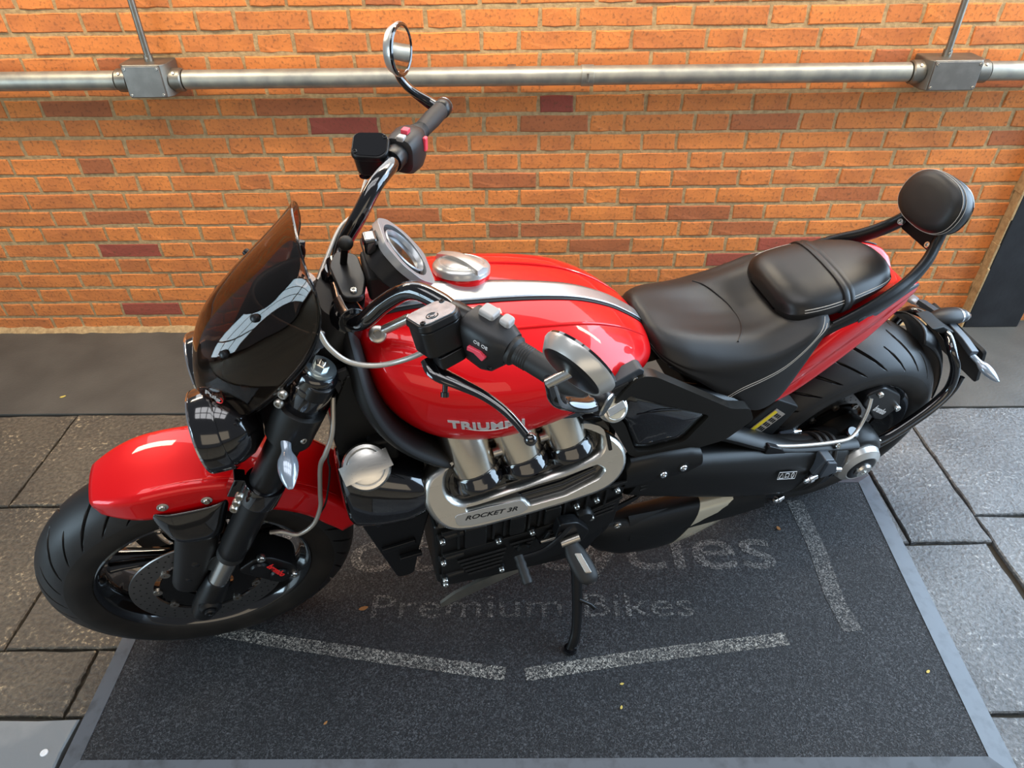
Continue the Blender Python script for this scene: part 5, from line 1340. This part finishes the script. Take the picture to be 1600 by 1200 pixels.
# warning label on the shaft
lo = np.array([1.392, -.2300, .424]); lx = unit([1, 0, -.30]); lz = unit([.30, .42, 1])
lab = mk('warning_label', G().prism([(-.030, -.010), (.030, -.010), (.030, .010), (-.030, .010)], lo, lx, lz, .0005, -.0005), 'matt_black', swing, smooth=0)
mk('label_frame', G().tube([lo+lx*a+lz*b-np.array([0, .001, 0]) for a, b in ((-.030, -.010), (.030, -.010), (.030, .010), (-.030, .010))], .0006, 6, closed=True), 'white_print', lab)
mk('warning_sign', G().tube([lo+lx*a+lz*b-np.array([0, .001, 0]) for a, b in ((-.026, -.007), (-.011, -.007), (-.0185, .007))], .0007, 6, closed=True), 'white_print', lab)
mk('book_sign', G().tube([lo+lx*a+lz*b-np.array([0, .001, 0]) for a, b in ((-.006, -.006), (.000, -.004), (.006, -.006), (.006, .005), (.000, .006), (-.006, .005))], .0007, 6, closed=True), 'white_print', lab)
mk('leaf_sign', G().tube([lo+lx*(.019+.004*math.cos(t))+lz*.007*math.sin(t)-np.array([0, .001, 0]) for t in np.linspace(0, 2*math.pi, 14, endpoint=False)], .0007, 6, closed=True), 'white_print', lab)
# final drive box
fd_ = part('final_drive', G().lathe([(.050, -.075), (.082, -.085), (.090, -.120), (.088, -.160), (.080, -.178), (.072, -.184)], RW, (0, 1, 0), 44), 'cast_black')
mk('drive_neck', G().tube([(1.560, -.150, .350), (1.665, -.125, .325)], [.070, .060], 28), 'cast_black', fd_)
mk('drive_ring', G().lathe([(.040, -.176), (.062, -.178), (.067, -.190), (.062, -.204), (.045, -.214), (.038, -.212)], RW, (0, 1, 0), 56, loop=True), 'alu_satin', fd_, smooth=30)
mk('drive_cap', G().lathe([(.044, -.205), (.042, -.214), (.034, -.217), (.0, -.217)], RW, (0, 1, 0), 44), 'satin_black', fd_)
mk('axle_nut', G().lathe([(0, -.210), (.024, -.210), (.025, -.220), (.021, -.226), (.010, -.226), (.009, -.220), (0, -.220)], RW, (0, 1, 0), 28), 'steel', fd_)
bolt(fd_, (1.632, -.198, .330), (-.3, -1, 0), .009, .008, 'chrome', 'drive_bolt')
mk('filler_plug', G().lathe([(0, 0), (.018, 0), (.018, .022), (.014, .026), (0, .026)], (1.640, -.150, .405), (0, -.35, 1), 26), 'gloss_black', fd_)
for k in range(3):
    mk('bellows_ring', G().tube([ax0+(ax1-ax0)*(.84+.04*k)+np.array([.3*.092*math.sin(a), .054*math.cos(a), .092*math.sin(a)]) for a in np.linspace(0, 2*math.pi, 32, endpoint=False)], .007, 8, closed=True), 'rubber', fd_)
# peg bracket with studs
brk = part('peg_bracket', G().box((1.500, -.214, .420), (.034, .040, .060), (unit((1, 0, -.3)), (0, 1, 0), unit((.3, 0, 1)))), 'grey_plastic', bev=.004)
mk('bracket_plate', G().prism(roundpoly([(1.498, .448), (1.530, .436), (1.548, .390), (1.500, .380)], .006), (0, -.228, 0), (1, 0, 0), (0, 0, 1), -.012, .012), 'grey_plastic', brk, bev=.003)
def stud(p, d, L, r): 
    mk('stud', G().lathe([(0, 0), (r, 0), (r, L*.35), (r*1.35, L*.36), (r*1.35, L*.62), (r*.9, L*.64), (r*.9, L*.9), (0, L)], p, d, 16), 'chrome', brk)
stud((1.492, -.232, .385), (-1, -.15, -.02), .042, .0085)
stud((1.510, -.226, .400), (1, -.1, -.25), .065, .0075)
stud((1.420, -.132, .448), (-1, 0, .2), .045, .0075)
mk('stud_block', G().box((1.448, -.128, .440), (.040, .022, .022)), 'grey_plastic', brk, bev=.003)
stud((1.455, -.120, .440), (1, 0, -.2), .05, .007)
stud((1.478, -.190, .232), (-1, -.2, 0), .034, .008)
part('drive_lug', G().prism(roundpoly([(1.40, .275), (1.44, .215), (1.52, .200), (1.60, .215), (1.60, .29), (1.50, .31)], .015), (0, -.150, 0), (1, 0, 0), (0, 0, 1), -.025, .025), 'cast_black', bev=.004)
# rear caliper and hose
cal = part('rear_caliper', G().prism(roundpoly([(1.652, .540), (1.700, .555), (1.775, .505), (1.800, .455), (1.770, .405), (1.730, .420), (1.690, .470), (1.655, .500)], .012), (0, -.105, 0), (1, 0, 0), (0, 0, 1), -.026, .026), 'satin_black', bev=.006)
bolt(cal, (1.785, -.131, .455), (0, -1, 0), .009, .010, 'steel', 'caliper_bolt')
bolt(cal, (1.690, -.131, .535), (0, -1, 0), .008, .008, 'zinc', 'caliper_bolt')
put_text('caliper_print', 'brembo', .026, plane_map((1.700, -.1325, .470), (.80, 0, -.55), (.55, 0, .8)), 'white_print', cal, width=.062, extrude=.0004, offset=.0005)
part('rear_brake_hose', G().tube(crv([(1.663, -.135, .530), (1.656, -.150, .500), (1.640, -.166, .458), (1.600, -.186, .450), (1.540, -.193, .462), (1.450, -.193, .480), (1.370, -.188, .498), (1.330, -.180, .512)], 6), .0048, 10), 'braid')
# shock cover with stickers
shk = part('shock_shield', G().prism(roundpoly([(1.285, .520), (1.395, .455), (1.440, .560), (1.360, .610)], .012), (0, -.110, 0), (1, 0, 0), (0, 0, 1), -.02, .02), 'matt_black', bev=.004)
sk = np.array([1.352, -.1312, .528]); skx = unit([.66, 0, .75]); sky = unit([-.75, 0, .66])
lb = mk('sticker', G().prism([(-.046, -.026), (.046, -.026), (.046, .022), (-.046, .022)], sk, skx, sky, -.0006, .0006), 'label_grey', shk, smooth=0)
mk('sticker_band', G().prism([(-.040, .006), (.040, .006), (.040, .020), (-.040, .020)], sk, skx, sky, .0006, .0012), 'yellow_print', lb, smooth=0)
for r in range(3):
    for c in range(5):
        mk('sticker_cell', G().prism([(-.040+.0165*c, -.022+.009*r), (-.029+.0165*c, -.022+.009*r), (-.029+.0165*c, -.0155+.009*r), (-.040+.0165*c, -.0155+.009*r)], sk, skx, sky, .0006, .0010), 'matt_black', lb, smooth=0)

# ---------------------------------------------------------------- exhaust
rings = []
EX = [(.890, .150, .280, .030, .045), (.930, .160, .255, .040, .062), (.990, .165, .236, .044, .078), (1.060, .166, .226, .046, .086), (1.120, .165, .222, .047, .089), (1.168, .164, .221, .046, .089)]
def ex_ring(x, yc, zc, ry, rz, sl=0):
    ring = []
    for a in np.linspace(0, 2*math.pi, 36, endpoint=False):
        c, q = math.cos(a), math.sin(a); k = (abs(c)**2.7+abs(q)**2.7)**(-1/2.7)
        ring.append((x+sl*q, -yc+ry*c*k, zc+rz*q*k))
    return ring
mf = part('silencer', G().loft([ex_ring(*e, sl=.040*max(0, (e[0]-1.0)/.168)) for e in EX]), 'cast_black', smooth=60)
mk('silencer_tip', G().loft([ex_ring(1.168, .164, .221, .0468, .0898, .040), ex_ring(1.230, .161, .223, .0465, .088, .050), ex_ring(1.300, .156, .228, .0435, .076, .075), ex_ring(1.350, .152, .232, .0385, .062, .095), ex_ring(1.366, .150, .234, .034, .054, .100), ex_ring(1.352, .150, .234, .028, .046, .095)]), 'polished_tip', mf, smooth=60)
mk('heat_shield', G().loft([[(x, -.160-.052*math.cos(a), z+.09*math.sin(a)) for a in np.linspace(.2, 1.25, 10)]+[(x, -.160-.047*math.cos(a), z+.086*math.sin(a)) for a in np.linspace(1.25, .2, 10)] for x, z in ((1.00, .236), (1.15, .222), (1.30, .222), (1.40, .228))]), 'cast_black', mf, smooth=50)

# ---------------------------------------------------------------- pegs, shifter, stand
pegm = part('peg_mount', G().prism(roundpoly([(.770, .500), (.815, .490), (.850, .440), (.835, .395), (.790, .400), (.765, .440)], .012), (0, -.222, 0), (1, 0, 0), (0, 0, 1), 0, .028), 'satin_black', bev=.004)
mk('peg_pivot', G().lathe([(0, -.022), (.010, -.022), (.010, .022), (0, .022)], (.798, -.258, .436), (.9, 0, .2), 18), 'zinc', pegm)
pp = [(.800, -.262, .424), (.804, -.282, .414), (.812, -.312, .402), (.820, -.338, .390), (.822, -.348, .386)]
peg = part('footpeg', G().tube(crv(pp, 4), [float(q[0]) for q in crv([[.015], [.021], [.023], [.020], [.010]], 4)], 16, flat=(1.15, .72), ref=(0, 0, 1)), 'rubber')
mk('peg_insert', G().box((.811, -.312, .4195), (.015, .048, .004), (unit((.97, -.2, 0)), unit((.25, -.9, -.36)), (0, .36, 1))), 'zinc', peg, bev=.0015)
sh = part('gear_lever', G().tube(crv([(.800, -.246, .480), (.772, -.258, .462), (.735, -.262, .432), (.700, -.262, .424), (.678, -.262, .424)], 4), [.0070]*17, 10, flat=(1, .7), ref=(0, 1, 0)), 'satin_black')
mk('lever_peg', G().lathe([(0, 0), (.0115, 0), (.0105, .012), (.012, .02), (.0105, .028), (.0122, .036), (.0105, .046), (.0122, .056), (.010, .064), (0, .064)], (.676, -.258, .424), (.05, -.97, -.24), 18), 'rubber', sh)
mk('link_rod', G().tube([(.772, -.245, .440), (.735, -.240, .430)], .0042, 10), 'zinc', sh)
FT = np.array([.800, -.366, .0680])
sd = part('side_stand', G().tube(crv([(.842, -.215, .300), (.840, -.250, .248), (.832, -.298, .176), (.822, -.336, .120), (.812, -.354, .092), FT], 4), [float(q[0]) for q in crv([[.017], [.015], [.0135], [.013], [.0135], [.012]], 4)], 14, flat=(1, .75), ref=(0, 1, 0)), 'satin_black')
mk('stand_foot', G().lathe([(0, -.004), (.016, -.004), (.018, 0), (.016, .006), (0, .008)], FT+np.array([0, .0, .001]), (0, math.sin(BIKE_LEAN), math.cos(BIKE_LEAN)), 20), 'gloss_black', sd)
mk('stand_tang', G().tube([(.836, -.296, .190), (.862, -.312, .180), (.872, -.318, .166)], [.005, .0045, .006], 10), 'satin_black', sd)
bolt(sd, (.850, -.224, .300), (0, -1, 0), .011, .006, 'zinc', 'stand_pivot')
part('stand_bracket', G().prism(roundpoly([(.80, .38), (.90, .40), (.915, .34), (.88, .26), (.83, .25)], .012), (0, -.185, 0), (1, 0, 0), (0, 0, 1), 0, .022), 'satin_black', bev=.004)
rpeg = part('rear_foot_guard', G().prism(roundpoly([(.880, .380), (.985, .450), (.995, .470), (.890, .420)], .01), (0, -.205, 0), (1, 0, 0), (0, 0, 1), -.003, .003), 'satin_black', bev=.001)
bolt(rpeg, (.945, -.214, .366), (0, -1, 0), .010, .006, 'zinc', 'guard_bolt')

# ---------------------------------------------------------------- rear hugger, hoop, plate hanger, indicators
def hug(i, j):
    ph = .12+.95*i; y = -.075+.15*j; r = .362-.030*abs(2*j-1)**3
    return (RW[0]+r*math.cos(ph), y*(1-.15*i), RW[2]+r*math.sin(ph))
hugger = part('rear_hugger', G().grid(hug, 26, 14), 'satin_black', smooth=60, solid=.004)
for s in (-1, 1):
    hoop = crv([(1.690, s*.160, .300), (1.730, s*.158, .340), (1.785, s*.155, .356), (1.850, s*.148, .390), (1.915, s*.138, .434), (1.950, s*.128, .480), (1.946, s*.112, .540), (1.930, s*.085, .585), (1.940, s*.050, .598), (1.945, s*.020, .600)], 6)
    hb_ = part('hugger_hoop', G().tube(hoop, .0125, 14), 'gloss_black')
    hoop2 = crv([(1.735, s*.158, .300), (1.790, s*.156, .322), (1.860, s*.150, .362), (1.930, s*.140, .410), (1.972, s*.130, .462), (1.980, s*.122, .510)], 6)
    mk('hoop_brace', G().tube(hoop2, .0070, 12), 'gloss_black', hb_)
    mk('hoop_foot', G().prism(roundpoly([(1.660, .345), (1.700, .395), (1.745, .372), (1.765, .315), (1.740, .275), (1.700, .290)], .010), (0, s*.150, 0), (1, 0, 0), (0, 0, 1), -.010, .010), 'satin_black', hb_, bev=.004)
    if s < 0: bolt(hb_, (1.752, -.164, .360), (0, -1, 0), .0065, .005, 'zinc', 'hoop_bolt')
hang = part('plate_hanger', G().loft([[(x-.014, y-.0, z-.006), (x+.018, y, z-.012), (x+.016, y, z+.004), (x-.014, y, z+.012)] for x, y, z in ((1.985, .108, .585), (1.990, .06, .590), (1.992, 0, .592), (1.990, -.06, .588), (1.988, -.104, .580))]), 'grey_plastic', smooth=30, bev=.003)
mk('hanger_stem', G().loft([[(x-.02, -.035, z), (x+.02, -.035, z), (x+.02, .035, z), (x-.02, .035, z)] for x, z in ((1.90, .63), (1.95, .60), (1.995, .575))]), 'matt_black', hang, bev=.004)
mk('plate_back', G().prism(roundpoly([(-.105, -.150), (.105, -.150), (.105, .0), (-.105, .0)], .012), (2.030, 0, .575), (0, 1, 0), unit((-.42, 0, .90)), -.006, .006), 'matt_black', hang, bev=.002)
lt = part('tail_light', G().tube(crv([(1.935, .022, .600), (1.955, .020, .604), (1.985, .018, .606), (2.020, .016, .604), (2.048, .014, .600), (2.060, .014, .597)], 4), [float(q[0]) for q in crv([[.012], [.021], [.025], [.0235], [.017], [.006]], 4)], 18, flat=(1.1, .85), ref=(0, 0, 1)), 'dark_plastic')
mk('tail_lens', G().tube([(2.020, .016, .6045), (2.045, .0145, .6005), (2.063, .014, .597), (2.067, .014, .596)], [.0238, .0185, .010, .003], 18, flat=(1.1, .85), ref=(0, 0, 1)), 'lens_amber', lt)
for s in (-1, 1):
    indicator('indicator', (1.992, s*.100, .570), (2.020, s*.185, .545), (0, 0, 1), False, w=.0165)
